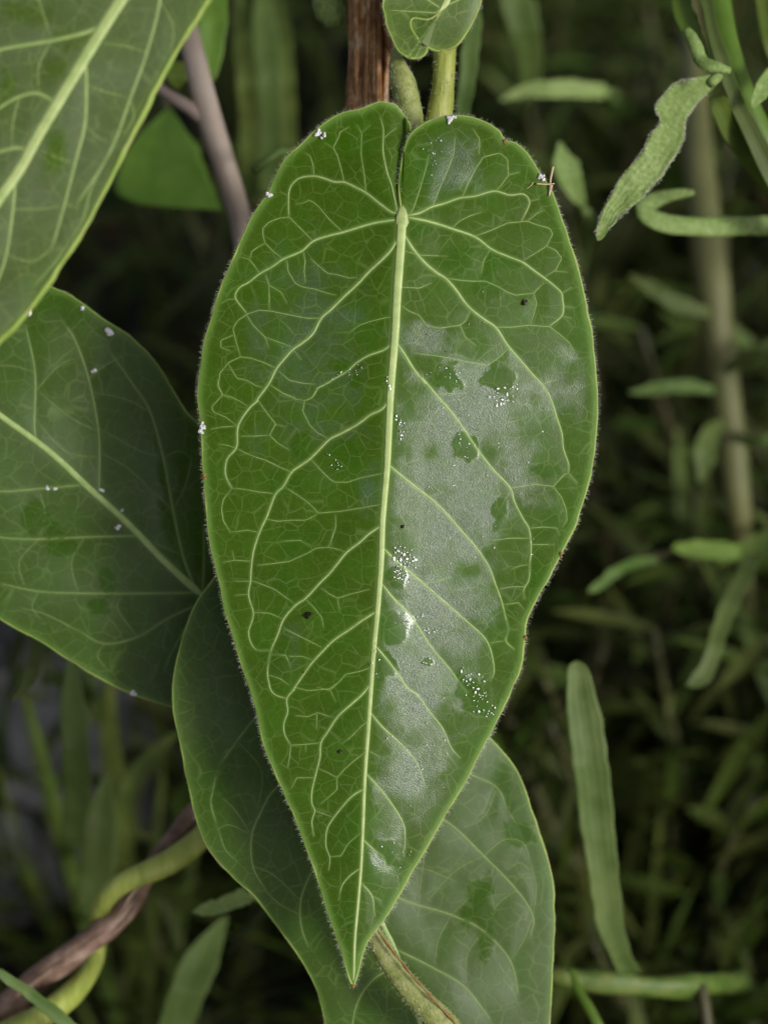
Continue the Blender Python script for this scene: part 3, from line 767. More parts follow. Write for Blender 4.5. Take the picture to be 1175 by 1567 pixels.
# ------------------------------------------------------------------ other vine leaves
# left leaf, its base tucked under the main leaf
lm = [(312, 914), (255, 862), (195, 800), (140, 750), (75, 690), (0, 635), (-100, 560), (-220, 485), (-330, 430)]
ltop = [(312, 914), (345, 890), (368, 830), (360, 760), (335, 690), (305, 650), (285, 630), (265, 600), (240, 558), (205, 520), (160, 490), (120, 460), (80, 440), (20, 415), (-90, 385), (-220, 385), (-330, 430)]
lbot = [(312, 914), (345, 960), (345, 1030), (310, 1080), (265, 1081), (200, 1060), (140, 1030), (70, 985), (0, 945), (-80, 880), (-170, 770), (-260, 600), (-330, 430)]
ld = depth_fn(lm, .4245, .12, .03, .05, .10, 20, 0, 0, 5, 120, 31, 150, 750)
shL = thing('vine_shoot', 'vine shoot with one broad dull leaf, its base tucked under the large wet leaf', 'vine', ground_pt(330, 860))
LV = [([(150, 758), (152, 735), (151, 660), (136, 580), (115, 520), (95, 490)], 4, 2), ([(56, 674), (53, 650), (54, 570), (40, 500)], 4, 2), ([(298, 898), (280, 850), (265, 780), (250, 700), (230, 630), (205, 590), (170, 540)], 4, 2),
      ([(128, 742), (60, 748), (0, 752), (-80, 748)], 4, 2), ([(208, 820), (130, 822), (60, 825), (0, 822), (-70, 805)], 4, 2), ([(302, 907), (220, 908), (130, 908), (60, 905), (0, 893)], 4, 2),
      ([(310, 922), (260, 945), (210, 975), (160, 985), (120, 965)], 3.5, 2), ([(308, 925), (285, 960), (262, 1000), (250, 1030)], 3, 1.5), ([(310, 905), (312, 860), (312, 800)], 3, 1.5), ([(-20, 620), (-30, 560), (-60, 490)], 3.5, 2)]
LN = [([(265, 780), (285, 740), (295, 690)], 1.3), ([(250, 700), (215, 690), (151, 655)], 1.2), ([(230, 630), (190, 610), (140, 600)], 1.3), ([(151, 700), (100, 690), (54, 640)], 1.2), ([(54, 600), (90, 560), (125, 545)], 1.2), ([(280, 850), (235, 830), (208, 815)], 1.2), ([(60, 748), (70, 790), (60, 825)], 1.3), ([(130, 822), (110, 860), (120, 908)], 1.3), ([(60, 825), (30, 860), (40, 903)], 1.2), ([(0, 752), (-5, 790), (0, 822)], 1.2), ([(60, 905), (50, 930), (70, 955)], 1.2), ([(160, 985), (150, 1005), (170, 1030)], 1.2), ([(260, 945), (250, 985), (262, 1000)], 1.2), ([(54, 570), (20, 560), (-30, 560)], 1.2), ([(135, 580), (160, 560), (190, 545)], 1.6), ([(250, 700), (275, 690), (290, 700)], 1.4), ([(120, 965), (70, 940), (30, 930)], 1.6), ([(151, 660), (110, 640), (60, 600)], 1.3), ([(210, 975), (180, 930), (190, 910)], 1.4), ([(264, 780), (200, 720), (152, 690)], 1.2)]
build_leaf(shL, lm, lbot, ltop, ld, M_LEAF2, LV, LN, (12, 7), (M_VEIN, M_VEIN2, M_RIM), na=220, nc=50, m0=.2, wet=wet_fn([(165, 890, 13, 26), (55, 790, 20, 34), (90, 830, 26, 30), (150, 930, 20, 14), (230, 750, 30, 120), (100, 480, 60, 40)], 5, .3), dew=lambda x, y: .6 * wet_fn([(60, 700, 150, 160), (120, 900, 120, 90)], 71, .3, 40)(x, y),
           pucker=1.3, hairs=700, hair_len=6, rim_r=2.4, rim_px=6, label='broad dull leaf beside the large leaf')
gd = gdepth(330, 860)
pp, rr = path3([(312, 914, .428, 8), (325, 890, .435, 9), (330, 870, .47, 10), (330, 860, gd - .05, 11), (330, 860, gd + .01, 12)], 24)
tube('petiole', pp, rr, M_STEMY, shL)

# lower leaf
bm = [(500, 1075), (525, 1200), (555, 1320), (584, 1410), (602, 1448), (628, 1520), (650, 1600), (675, 1750), (690, 1900), (692, 1990)]
bl = [(500, 1075), (470, 1010), (440, 930), (390, 875), (345, 875), (318, 900), (294, 940), (272, 1010), (266, 1075), (275, 1130), (289, 1200), (310, 1280), (345, 1330), (390, 1372), (430, 1425), (470, 1482), (490, 1530), (500, 1575), (530, 1680), (590, 1810), (650, 1920), (692, 1990)]
br = [(500, 1075), (540, 1030), (610, 1020), (690, 1070), (745, 1128), (790, 1180), (815, 1250), (835, 1310), (846, 1370), (846, 1450), (842, 1520), (838, 1580), (825, 1680), (790, 1800), (740, 1920), (692, 1990)]
bd = depth_fn(bm, .4165, .05, .0, .04, .12, 25, 0, 0, 6, 140, 41, 587, 1300)
shB = thing('vine_shoot', 'vine shoot whose broad leaf hangs behind and below the tip of the large wet leaf', 'vine', ground_pt(520, 1050))
ZB = Zf(0, 1050, 2.35)
BV = [([(520, 1180), (600, 1215), (680, 1255), (740, 1310), (790, 1362), (815, 1402), (812, 1432)], 4, 2), ([(548, 1300), (600, 1368), (690, 1400), (740, 1425), (780, 1470), (793, 1520)], 4, 2), ([(604, 1452), (660, 1480), (710, 1510), (750, 1560)], 4, 2),
      ([(510, 1120), (620, 1140), (720, 1185), (760, 1205), (775, 1238)], 4, 2), ([(510, 1110), (430, 1060), (400, 1090)] + ZB((905, 130), (850, 200), (790, 290), (765, 380), (760, 430), (785, 510)), 3.4, 1.8),
      ([(522, 1180), (470, 1180)] + ZB((990, 370), (940, 450), (905, 540), (910, 650), (960, 740)), 3.4, 1.8), ([(545, 1290), (500, 1310)] + ZB((1110, 690), (1080, 780), (1085, 870), (1110, 940)), 3.4, 1.8),
      ([(612, 1475), (570, 1500), (545, 1540), (535, 1600)], 3.4, 1.8)]
BN = [([(740, 1310), (700, 1330), (660, 1372), (655, 1388)], 1.3), ([(790, 1362), (760, 1385), (742, 1425)], 1.3), ([(690, 1400), (670, 1440), (665, 1480)], 1.3), ([(740, 1425), (715, 1460), (712, 1510)], 1.3), ([(815, 1402), (800, 1440), (782, 1470)], 1.3), ([(640, 1235), (650, 1290), (640, 1380)], 1.2), ([(812, 1320), (820, 1360), (815, 1402)], 1.3), ([(760, 1205), (740, 1250), (700, 1270)], 1.3), ([(775, 1238), (790, 1262), (800, 1290)], 1.2), ([(365, 1135), (400, 1180), (395, 1240)], 1.2), ([(334, 1215), (360, 1240), (386, 1280)], 1.2), ([(334, 1267), (345, 1300), (365, 1320)], 1.2), ([(386, 1325), (420, 1340), (462, 1380)], 1.2), ([(408, 1365), (430, 1385), (460, 1400)], 1.2), ([(740, 1310), (770, 1285), (800, 1290), (812, 1320)], 1.6), ([(775, 1330), (795, 1320), (810, 1330)], 1.4), ([(690, 1400), (720, 1370), (745, 1330)], 1.2), ([(332, 1270), (350, 1262), (380, 1275)], 1.4), ([(320, 1180), (345, 1150), (370, 1140)], 1.2), ([(605, 1325), (650, 1330), (700, 1350)], 1.2)]
build_leaf(shB, bm, bl, br, bd, M_LEAF2, BV, BN, (8, 6), (M_VEIN, M_VEIN2, M_RIM), na=240, nc=56, m0=.22, wet=wet_fn([(733, 1370, 24, 24), (738, 1400, 26, 22), (745, 1445, 14, 24), (795, 1275, 30, 20), (715, 1400, 12, 20), (770, 1200, 30, 50), (330, 1150, 40, 120)], 8, .35, 14), dew=lambda x, y: .3 * wet_fn([(690, 1350, 110, 130), (720, 1520, 90, 90), (600, 1420, 60, 90)], 72, .3, 40)(x, y),
           pucker=1.2, hairs=1100, hair_len=6.5, rim_r=2.3, rim_px=6, label='broad leaf below, darker on one lobe')
gd = gdepth(520, 1050)
pp, rr = path3([(500, 1075, .4175, 8), (510, 1060, .44, 9), (520, 1050, .50, 10), (520, 1050, gd + .01, 12)], 24)
tube('petiole', pp, rr, M_STEMY, shB)

# upper-left leaf, raised towards the viewer
um = [(400, -340), (330, -228), (255, -110), (185, 0), (150, 55), (105, 130), (60, 205), (30, 260), (0, 303), (-80, 420), (-180, 570), (-290, 740)]
urt = [(400, -340), (450, -330), (465, -270), (440, -200), (400, -125), (355, -58), (318, 0), (290, 45), (255, 102), (230, 152), (195, 222), (150, 310), (110, 380), (70, 440), (35, 486), (0, 522), (-70, 590), (-170, 670), (-290, 740)]
ult = [(400, -340), (370, -390), (290, -400), (200, -350), (110, -270), (20, -170), (-60, -60), (-140, 80), (-200, 230), (-250, 400), (-280, 560), (-290, 740)]
ud = depth_fn(um, .364, -.03, .02, .12, -.08, 30, 0, 0, 4, 170, 51, 150, 200)
shU = thing('vine_shoot', 'vine shoot with a pale green out-of-focus leaf hanging over the broad dull leaf', 'vine', ground_pt(400, -340))
UV = [([(163, 35), (130, 50), (80, 62), (0, 76), (-80, 100)], 8, 4), ([(131, 90), (132, 130), (130, 190), (115, 250), (100, 310), (80, 380)], 6, 3), ([(88, 160), (60, 143), (30, 148), (0, 165), (-60, 210)], 5, 3), ([(45, 230), (20, 227), (-40, 245)], 6, 3),
      ([(24, 270), (20, 320), (10, 390), (-10, 450)], 5, 3), ([(258, -115), (245, 0), (225, 80), (200, 150), (170, 230), (120, 310)], 5, 3), ([(250, -100), (160, -80), (40, -60)], 7, 4)]
UN = [([(80, 62), (60, 100), (60, 143)], 2.2), ([(0, 76), (-10, 120), (0, 165)], 2.2), ([(30, 148), (20, 190), (20, 227)], 2), ([(132, 130), (160, 140), (200, 150)], 2.2), ([(130, 190), (150, 210), (175, 220)], 2), ([(115, 250), (85, 240), (55, 225)], 2), ([(100, 310), (120, 320), (120, 310)], 2), ([(80, 380), (50, 400), (10, 390)], 2), ([(20, 320), (60, 320), (98, 315)], 2), ([(225, 80), (190, 70), (150, 65)], 2), ([(245, 0), (265, 40), (262, 80)], 2), ([(200, 150), (205, 180), (190, 205)], 2), ([(40, -60), (60, 0), (80, 62)], 2.2), ([(170, 230), (140, 290), (125, 340), (90, 395), (50, 440)], 2.2)]
build_leaf(shU, um, ult, urt, ud, M_LEAF3, UV, UN, (21, 12), (M_MIDRIB, M_VEIN, M_RIM), na=200, nc=44, m0=.12, wet=wet_fn([(80, 110, 50, 26), (110, 60, 40, 20), (15, 130, 20, 40), (80, 240, 30, 60), (30, 20, 60, 24)], 9, .4, 30), dew=lambda x, y: .55 + .4 * vnoise(x / 60, y / 60, 4), pucker=1.6, hairs=500, hair_len=6, rim_r=4.5, rim_px=10,
           label='pale green leaf, out of focus')
gd = gdepth(400, -340)
pp, rr = path3([(400, -340, .3655, 8), (405, -350, .40, 9), (400, -340, .6, 11), (400, -340, gd + .01, 13)], 24)
tube('petiole', pp, rr, M_STEMY, shU)

# ------------------------------------------------------------------ water, specks on the main leaf
def bead_field(centres, rng):
    a = Acc()
    half = SUNV - FW * 1.0
    for (x, y, r) in centres:
        p, n = surf(main_d, np.array([x]), np.array([y])); p = p[0]; n = n[0]
        v = CAM - p; v /= np.linalg.norm(v)
        h = SUNV + v; h /= np.linalg.norm(h)
        ax = h + n * 0.06 + rng.normal(0, .035, 3); ax /= np.linalg.norm(ax)
        u1 = np.cross(n, RT); u1 /= np.linalg.norm(u1); u2 = np.cross(n, u1)
        R0 = r * S * 1.25
        c = p + n * (3.2 * S + 0.1 * R0)
        vs = []
        e = rng.uniform(.75, 1.3)
        ring = np.linspace(0, 2 * math.pi, 8, endpoint=False)
        for k, (f, dz) in enumerate(((1.0, -3.5 * S / R0), (1.0, 0.0), (0.6, 0.022))):
            for th in ring:
                q = u1 * math.cos(th) * R0 * f * e + u2 * math.sin(th) * R0 * f / e
                if k: q = q - ax * np.dot(q, ax) * 1.0   # cap shaped to mirror the sun at the camera, making a glint
                vs.append(c + q + (n if k == 0 else ax) * dz * R0)
        vs.append(c + ax * 0.03 * R0)
        q_ = [(k * 8 + i, k * 8 + (i + 1) % 8, (k + 1) * 8 + (i + 1) % 8, (k + 1) * 8 + i) for k in range(2) for i in range(8)]
        t_ = [(16 + i, 16 + (i + 1) % 8, 24) for i in range(8)]
        a.add(vs, q_, t_)
    return a
rb = np.random.default_rng(5)
beads = []
def cluster(cx, cy, rx, ry, n, r0, r1, rot=0):
    n = int(n * .62); k = 0; tries = 0; loc = []
    while k < n and tries < n * 30:
        tries += 1
        u, v = rb.normal(0, .5, 2)
        if u * u + v * v > 1: continue
        x = cx + u * rx * math.cos(rot) - v * ry * math.sin(rot); y = cy + u * rx * math.sin(rot) + v * ry * math.cos(rot)
        r = r0 * .7 + (r1 - r0 * .5) * rb.random() ** 1.6
        if any((x - a_) ** 2 + (y - b_) ** 2 < (r + c_ + .8) ** 2 for a_, b_, c_ in loc): continue
        loc.append((x, y, r)); k += 1
    beads.extend(loc)
cluster(620, 853, 26, 15, 48, 1.3, 2.5, .7)
cluster(614, 880, 15, 15, 30, 1.1, 2.2)
cluster(764, 606, 24, 17, 36, 1.0, 2.0, .2)
cluster(780, 590, 26, 8, 12, .9, 1.5)
cluster(722, 1048, 20, 30, 50, 1.0, 1.9, -.5)
cluster(742, 1080, 24, 20, 26, .9, 1.7)
cluster(661, 963, 16, 5, 14, 1.1, 2.0, -.2)
cluster(645, 943, 8, 6, 5, 1.0, 1.7)
cluster(512, 705, 22, 8, 13, .9, 1.6, .9)
cluster(612, 655, 12, 26, 22, .9, 1.6)
cluster(596, 590, 6, 16, 8, .9, 1.6)
cluster(530, 570, 40, 22, 20, .8, 1.3)
cluster(690, 575, 40, 16, 22, .8, 1.3)
cluster(705, 690, 24, 26, 18, .8, 1.3)
cluster(650, 1010, 14, 10, 12, .8, 1.3)
cluster(610, 1300, 30, 30, 20, .8, 1.2)
cluster(575, 1000, 10, 60, 14, .8, 1.4)
cluster(620, 960, 22, 22, 12, .8, 1.3)
cluster(665, 235, 26, 40, 26, .8, 1.2)
cluster(740, 700, 130, 260, 90, .7, 1.1)
cluster(640, 1130, 70, 120, 50, .7, 1.1)
wb = bead_field(beads, rb)
o = single('glint_droplets', wb.mesh('glint_droplets', M_WATER, False), 'scattered tiny water droplets on the large leaf, tilted to glint', 'water', P(617, 858, D0), kind='stuff')

def lump(a, x, y, r, rng, dfun=main_d, lift=.5):
    """irregular little lump of jittered icosphere-like rings"""
    p, n = surf(dfun, np.array([x]), np.array([y])); c = p[0] + n[0] * lift * r * S
    nr, ns = 5, 8
    vs = []
    for i in range(nr):
        ph = math.pi * (i + .5) / nr
        for j in range(ns):
            th = 2 * math.pi * j / ns
            d = UP * math.sin(ph) * math.sin(th) + RT * math.sin(ph) * math.cos(th) - FW * math.cos(ph)
            vs.append(c + d * r * S * rng.uniform(.7, 1.25))
    vs += [c - FW * r * S, c + FW * r * S]
    q = grid_quads(nr, ns, True)
    t = [(nr * ns, i, (i + 1) % ns) for i in range(ns)] + [(nr * ns + 1, (nr - 1) * ns + (i + 1) % ns, (nr - 1) * ns + i) for i in range(ns)]
    a.add(vs, q, t)
for (x, y, sx, sy, n, lab) in ((489, 205, 9, 7, 16, 'white fluffy speck on the upper rim of the large leaf beside the woody stem'),
                               (688, 183, 6, 7, 14, 'white fluffy speck on the leaf rim in front of the yellow-green stem'),
                               (310, 656, 4, 8, 14, 'white fluffy speck on the large leaf rim next to the broad dull leaf'),
                               (412, 300, 4, 4, 8, 'tiny white speck on the leaf rim near the grey forked stem'),
                               (826, 272, 6, 5, 10, 'white fluff caught on the leaf rim beside the straw fragment')):
    a = Acc()
    for k in range(n):
        lump(a, x + rb.normal(0, sx * .5), y + rb.normal(0, sy * .5), rb.uniform(1.6, 3.2), rb, lift=1.2)
    single('fluff_speck', a.mesh('fluff_speck', M_WHITE, False), lab, 'fluff', P(x, y, D0))
for (x, y, r, lab) in ((801, 463, 4.5, 'dark crumb of dirt on the large leaf near the downy wavy leaf'),
                       (471, 942, 5.5, 'dark round dirt crumb between two veins, near the broad dull leaf base'),
                       (615, 806, 3, 'small dark speck close to the midrib above the glinting droplets'),
                       (520, 1150, 3, 'tiny dark speck on the lower part of the large leaf near its tip')):
    a = Acc(); lump(a, x, y, r, rb); lump(a, x + r * .7, y - r * .5, r * .55, rb)
    single('dirt_crumb', a.mesh('dirt_crumb', M_GRIT, False), lab, 'dirt', P(x, y, D0))
for (x, y, r) in ((145, 568, 4), (73, 748, 3.5), (85, 747, 3), (155, 750, 4.5), (187, 781, 3), (180, 808, 4), (168, 508, 7), (45, 478, 7), (205, 1060, 6), (128, 472, 4)):
    a = Acc()
    for kk in range(4): lump(a, x + rb.normal(0, r * .4), y + rb.normal(0, r * .4), r * rb.uniform(.45, .7), rb, ld, .9)
    single('fluff_speck', a.mesh('fluff_speck', M_WHITE, False), 'tiny white speck on the surface or rim of the broad dull leaf', 'fluff', P(x, y, .425), 'white specks on the broad dull leaf')
for (x, y, r) in ((312.5, 727, 4), (857, 847, 3.5), (540, 1508, 3), (771, 216, 3), (803, 975, 3)):
    a = Acc(); lump(a, x, y, r, rb, lift=.2); lump(a, x + .5, y + r * 1.3, r * .7, rb, lift=.2)
    part('rim_scar', a.mesh('rim_scar', M_RED, False), main)
# straw fragment caught on the margin
st = thing('straw_fragment', 'crossed pale straw bits caught on the hairy rim of the large leaf', 'straw', P(840, 285, .4035))
for pts, r in (([(846, 255, .4015), (842, 275, .402), (840, 300, .402)], 2.0), ([(820, 281, .4018), (834, 282, .4016), (848, 281, .4016)], 1.7), ([(843, 283, .4018), (840, 298, .4022)], 3.2), ([(804, 290, .4022), (812, 284, .4018), (816, 279, .4018)], 0.8)):
    pp, _ = path3(pts, 10)
    tube('straw', pp, np.linspace(r, r * .45, 10) * S, M_DRY, st, 7)

# ------------------------------------------------------------------ stems near the main leaf
gd = gdepth(548, 420)
ws = thing('woody_stem', 'thick brown split woody stem standing behind the top of the large leaf', 'stem', ground_pt(548, 420))
pp, rr = path3([(572, -220, .425, 33), (568, -60, .422, 33), (566, 0, .4215, 33), (564, 60, .421, 33), (559, 130, .421, 30), (556, 200, .422, 28), (552, 300, .44, 28), (548, 420, .52, 30), (548, 420, gd + .01, 34)], 90)
wst = tube('stem', pp, rr, M_WOOD, ws, 40, rough=.15, seed=3)
for k, (x0, x1, off, w) in enumerate(((548, 545, 0, 5), (566, 558, 0, 4), (584, 574, 0, 6), (596, 588, 0, 6), (574, 570, 0, 3))):
    q, _ = path3([(x0, -150, .4185 + abs(x0 - 566) * 5e-5), (x0 - 2, 0, .4173 + abs(x0 - 566) * 7e-5), ((x0 + x1) / 2, 70, .4171 + abs(x0 - 566) * 7e-5), (x1, 185, .4180 + abs(x1 - 557) * 7e-5)], 30)
    tube('bark_strip', q, w * S * (1 + .3 * vnoise(np.arange(30) * .4, np.zeros(30), k)), M_WOOD, wst, 7, rough=.15, seed=k)
q, _ = path3([(592, 40, .4185), (598, 75, .4170), (606, 105, .4165)], 12)
tube('split_strip', q, np.linspace(8, 1.5, 12) * S, M_WOOD, wst, 8)
# greyish dried bud against the woody stem
pp, rr = path3([(508, -40, .428, 10), (500, -12, .427, 19), (503, 10, .4265, 24), (513, 28, .426, 20), (522, 40, .4265, 7)], 24)
tube('dried_bud', pp, rr, M_GREYLEAF, ws, 14, rough=.12, seed=4)
# pale grey-green scrap beside the young leaf
pp, rr = path3([(588, -10, .419, 5), (593, 15, .4175, 8), (598, 30, .418, 3)], 10)
tube('bark_scrap', pp, rr, M_GREYLEAF, ws, 8, rough=.2)

# downy stem crossing in front of the lower leaf
gd = gdepth(760, 1720)
hst = thing('downy_shoot', 'downy olive stem with a rusty ridge slanting from under the tip of the large leaf', 'shoot', ground_pt(760, 1720))
pp, rr = path3([(545, 1395, .4085, 13), (572, 1432, .4075, 15), (600, 1478, .407, 17), (640, 1528, .407, 19), (690, 1580, .409, 20), (740, 1660, .43, 20), (760, 1720, .48, 20), (760, 1720, gd + .01, 20)], 60)
hs_ = tube('stem', pp, rr, M_BUD, hst, 16, rough=.07, flat=.6)
stem_hairs(pp[:40], rr[:40], 1500, 6, hs_)
q, _ = path3([(578, 1425, .4058), (604, 1460, .4050), (650, 1515, .4048), (705, 1575, .407)], 30)
tube('rusty_ridge', q, 1.9 * S * (1 + .6 * vnoise(np.arange(30) * .8, np.zeros(30), 2)), M_RED, hs_, 6)

# twining yellow-green stem round the brown twig
gd1 = gdepth(330, 1230); gd2 = gdepth(-60, 1620)
tw = thing('twining_stem', 'smooth yellow-green vine stem twining round the brown twig', 'stem', ground_pt(-80, 1600))
pp, rr = path3([(360, 1230, .475, 17), (305, 1285, .452, 18), (255, 1322, .447, 19), (200, 1345, .446, 17), (165, 1370, .448, 16), (148, 1410, .455, 15), (148, 1450, .460, 15), (135, 1490, .456, 16), (100, 1530, .448, 19), (50, 1562, .446, 19), (-20, 1590, .46, 19), (-80, 1600, .52, 19),
                (-80, 1600, gdepth(-80, 1600) + .01, 20)], 90)
tube('stem', pp, rr, M_STEMY, tw, 16, rough=.04)
bt = thing('brown_twig', 'peeling reddish brown twig wrapped by the yellow-green stem', 'twig', ground_pt(-160, 1640))
pp, rr = path3([(345, 1190, .468, 8), (300, 1240, .458, 13), (240, 1315, .452, 14), (190, 1395, .4515, 17), (130, 1445, .4515, 18), (60, 1500, .453, 21), (0, 1550, .455, 22), (-80, 1600, .48, 26), (-160, 1640, .54, 27), (-160, 1640, gdepth(-160, 1640) + .01, 27)], 80)
tws = tube('stem', pp, rr, M_TWIG, bt, 18, rough=.16, seed=7)
for k, (ps, w) in enumerate(((((255, 1290, .4485), (205, 1365, .4465), (178, 1405, .4462)), 4), (((160, 1425, .4463), (100, 1468, .4462), (20, 1528, .448)), 5), (((215, 1375, .4468), (196, 1402, .4465), (170, 1428, .4465)), 4))):
    q, _ = path3(ps, 20)
    tube('peeling_bark', q, w * S * np.sin(np.linspace(.2, 2.9, 20)), M_TWIG, tws, 7, rough=.3, seed=k)

# ------------------------------------------------------------------ ribbon leaves
def ribbon(name, A_, B_, d, mat, parent, n=40, m=9, fold=0.0, thick=0.00035, noise=1.5, seed=0, label=None, tip=0.0):
    """leaf between two traced edges; d is depth at control fractions; fold lifts the edges"""
    m = m + 8
    a_ = resample(smooth(A_, 3), n); b_ = resample(smooth(B_, 3), n)
    jn = np.arange(n)
    a_ = a_ + np.stack([vnoise(jn * .5, 0 * jn + .2, seed + 5), vnoise(jn * .5, 0 * jn + .2, seed + 6)], 1) * 2.0
    b_ = b_ + np.stack([vnoise(jn * .5, 0 * jn + .2, seed + 7), vnoise(jn * .5, 0 * jn + .2, seed + 8)], 1) * 2.0
    if tip:
        k_ = np.sqrt(np.clip(np.linspace(0, 1, n) / tip, 0, 1))[:, None]; mm = (a_ + b_) / 2
        a_ = mm + (a_ - mm) * k_; b_ = mm + (b_ - mm) * k_
    s = np.linspace(0, 1, m)
    G = a_[:, None] * (1 - s)[None, :, None] + b_[:, None] * s[None, :, None]
    dd = np.interp(np.linspace(0, 1, n), np.linspace(0, 1, len(d)), d)
    w = np.linalg.norm(a_ - b_, axis=1)
    x, y = G[..., 0], G[..., 1]
    k = dd[:, None] + (-.7 * fold * w[:, None] * (np.abs(2 * s - 1) ** 1.2)[None] + .6 * np.cos(s * 31.4)[None] * np.clip(w / 25, 0, 1)[:, None] + noise * vnoise(x / 22.0 + 5, y / 22.0 + 5, seed)) * S
    ac = Acc()
    f = at(x, y, k).reshape(-1, 3); bk = at(x, y, k + thick * (1 - .7 * ((2 * s - 1) ** 2)[None])).reshape(-1, 3)
    q = grid_quads(n, m); nn = n * m
    rim = list(range(0, m)) + [i * m + m - 1 for i in range(1, n)] + [(n - 1) * m + j for j in range(m - 2, -1, -1)] + [i * m for i in range(n - 2, 0, -1)]
    rq = [(rim[i], rim[i] + nn, rim[(i + 1) % len(rim)] + nn, rim[(i + 1) % len(rim)]) for i in range(len(rim))]
    ac.add(np.vstack([f, bk]), np.vstack([q, q[:, ::-1] + nn, np.array(rq)]))
    return part(name, ac.mesh(name, mat), parent, label=label)

ZR = Zf(775, 0, 2.9375)
gdn = gdepth(1320, 560)
dp = thing('downy_plant', 'downy grey-green plant with a wavy narrow leaf and thick green stems', 'plant', ground_pt(1320, 560))
g1 = ribbon('leaf', ZR((915, 330), (850, 348), (760, 370), (700, 430), (666, 480), (690, 545), (640, 610), (600, 690), (520, 790), (470, 870), (420, 970), (400, 1055), (406, 1080)),
            ZR((945, 370), (900, 420), (850, 470), (805, 540), (795, 620), (770, 680), (740, 725), (690, 800), (610, 885), (520, 965), (460, 1030), (430, 1070), (412, 1081)),
            [.432, .424, .42, .418, .417], M_GREYLEAF, dp, 60, 11, .10, noise=5, seed=3, label='wavy downy narrow leaf')
ac = Acc()
ea = resample(smooth(ZR((850, 348), (760, 370), (700, 430), (666, 480), (690, 545), (640, 610), (600, 690), (520, 790), (470, 870), (420, 970), (400, 1055)), 3), 200)
eb = resample(smooth(ZR((900, 420), (850, 470), (805, 540), (795, 620), (770, 680), (740, 725), (690, 800), (610, 885), (520, 965), (460, 1030)), 3), 200)
for e in (ea, eb):
    p = at(e[:, 0], e[:, 1], np.interp(np.linspace(0, 1, 200), [0, .3, 1], [.424, .42, .417]))
    p = np.repeat(p, 2, 0); p = p + RNG.normal(0, .6 * S, p.shape)
    hair_arr(ac, p, RNG.normal(0, 1, p.shape), 5 * S * (.5 + RNG.random(len(p))), .3 * S)
part('leaf_hairs', ac.mesh('leaf_hairs', M_HAIR), g1, kind='stuff')
pp, rr = path3([(1048, 45, .425, 7), (1062, 65, .424, 10), (1070, 88, .424, 10), (1082, 100, .423, 11), (1100, 103, .4225, 9), (1116, 108, .423, 6)], 26)
tube('curled_leaf', pp, rr, M_GREYLEAF, dp, 10, rough=.12, flat=.6)
pp, rr = path3([(1080, -120, .452, 22), (1095, 0, .445, 22), (1108, 60, .44, 20), (1126, 120, .438, 20), (1150, 180, .438, 20), (1190, 260, .44, 21), (1260, 400, .46, 22), (1320, 560, .53, 23), (1320, 560, gdn + .01, 24)], 60)
tube('stem', pp, rr, M_GREEN, dp, 14, rough=.05)
ribbon('leaf', ZR((735, -60), (745, 30), (775, 130), (850, 270), (890, 315)), ZR((830, -60), (840, 40), (870, 130), (900, 250), (905, 320)), [.45, .444, .438], M_GREEN, dp, 30, 7, .15)
ribbon('leaf', ZR((900, 440), (920, 510), (960, 590), (1050, 730), (1175, 905), (1300, 1050)), ZR((960, 420), (1010, 470), (1070, 600), (1175, 740), (1290, 900), (1302, 1052)), [.436, .444, .455], M_GREEN, dp, 30, 7, .15)
ribbon('leaf', [(1062, -40), (1085, 60), (1112, 150), (1150, 240), (1200, 330)], [(1082, -40), (1105, 60), (1135, 145), (1178, 225), (1225, 310)], [.438, .432, .431, .434], M_GREEND, dp, 30, 7, .2)
ribbon('leaf', [(1148, 165), (1152, 140), (1165, 115), (1200, 80)], [(1150, 168), (1172, 150), (1190, 130), (1215, 100)], [.428, .43, .434], M_GREYLEAF, dp, 20, 7, .15)
ribbon('leaf', [(1150, -40), (1158, 20), (1175, 90), (1210, 160)], [(1180, -40), (1190, 20), (1205, 80), (1235, 150)], [.47, .465, .465], M_GREEN, dp, 20, 7, .2)
pp, rr = path3([(1100, 115, .4235, 7), (1092, 122, .423, 9), (1085, 128, .4225, 8)], 8)
tube('petiole', pp, rr, M_GREYLEAF, dp, 10)

hp = thing('hooked_plant', 'downy plant whose narrow leaf bends back into a hook beside the dark gap', 'plant', ground_pt(1340, 380))
pp, rr = path3([(1060, 293, .452, 5), (1035, 298, .452, 9), (1012, 308, .452, 10), (1000, 318, .4515, 11)], 18)
pp2, rr2 = path3([(1062, 294, .453, 4), (1040, 296, .4525, 8), (1010, 303, .4515, 11), (990, 312, .451, 13), (985, 322, .451, 14), (1000, 336, .451, 15), (1030, 344, .452, 15), (1080, 347, .454, 15), (1130, 346, .457, 15), (1200, 346, .462, 15), (1280, 352, .475, 14)], 60)
tube('leaf', pp2, rr2, M_GREYLEAF, hp, 12, rough=.07, flat=.35)
pp, rr = path3([(1280, 352, .475, 14), (1330, 370, .52, 14), (1340, 380, .6, 14), (1340, 380, gdepth(1340, 380) + .01, 16)], 30)
tube('stem', pp, rr, M_GREEND, hp, 10)

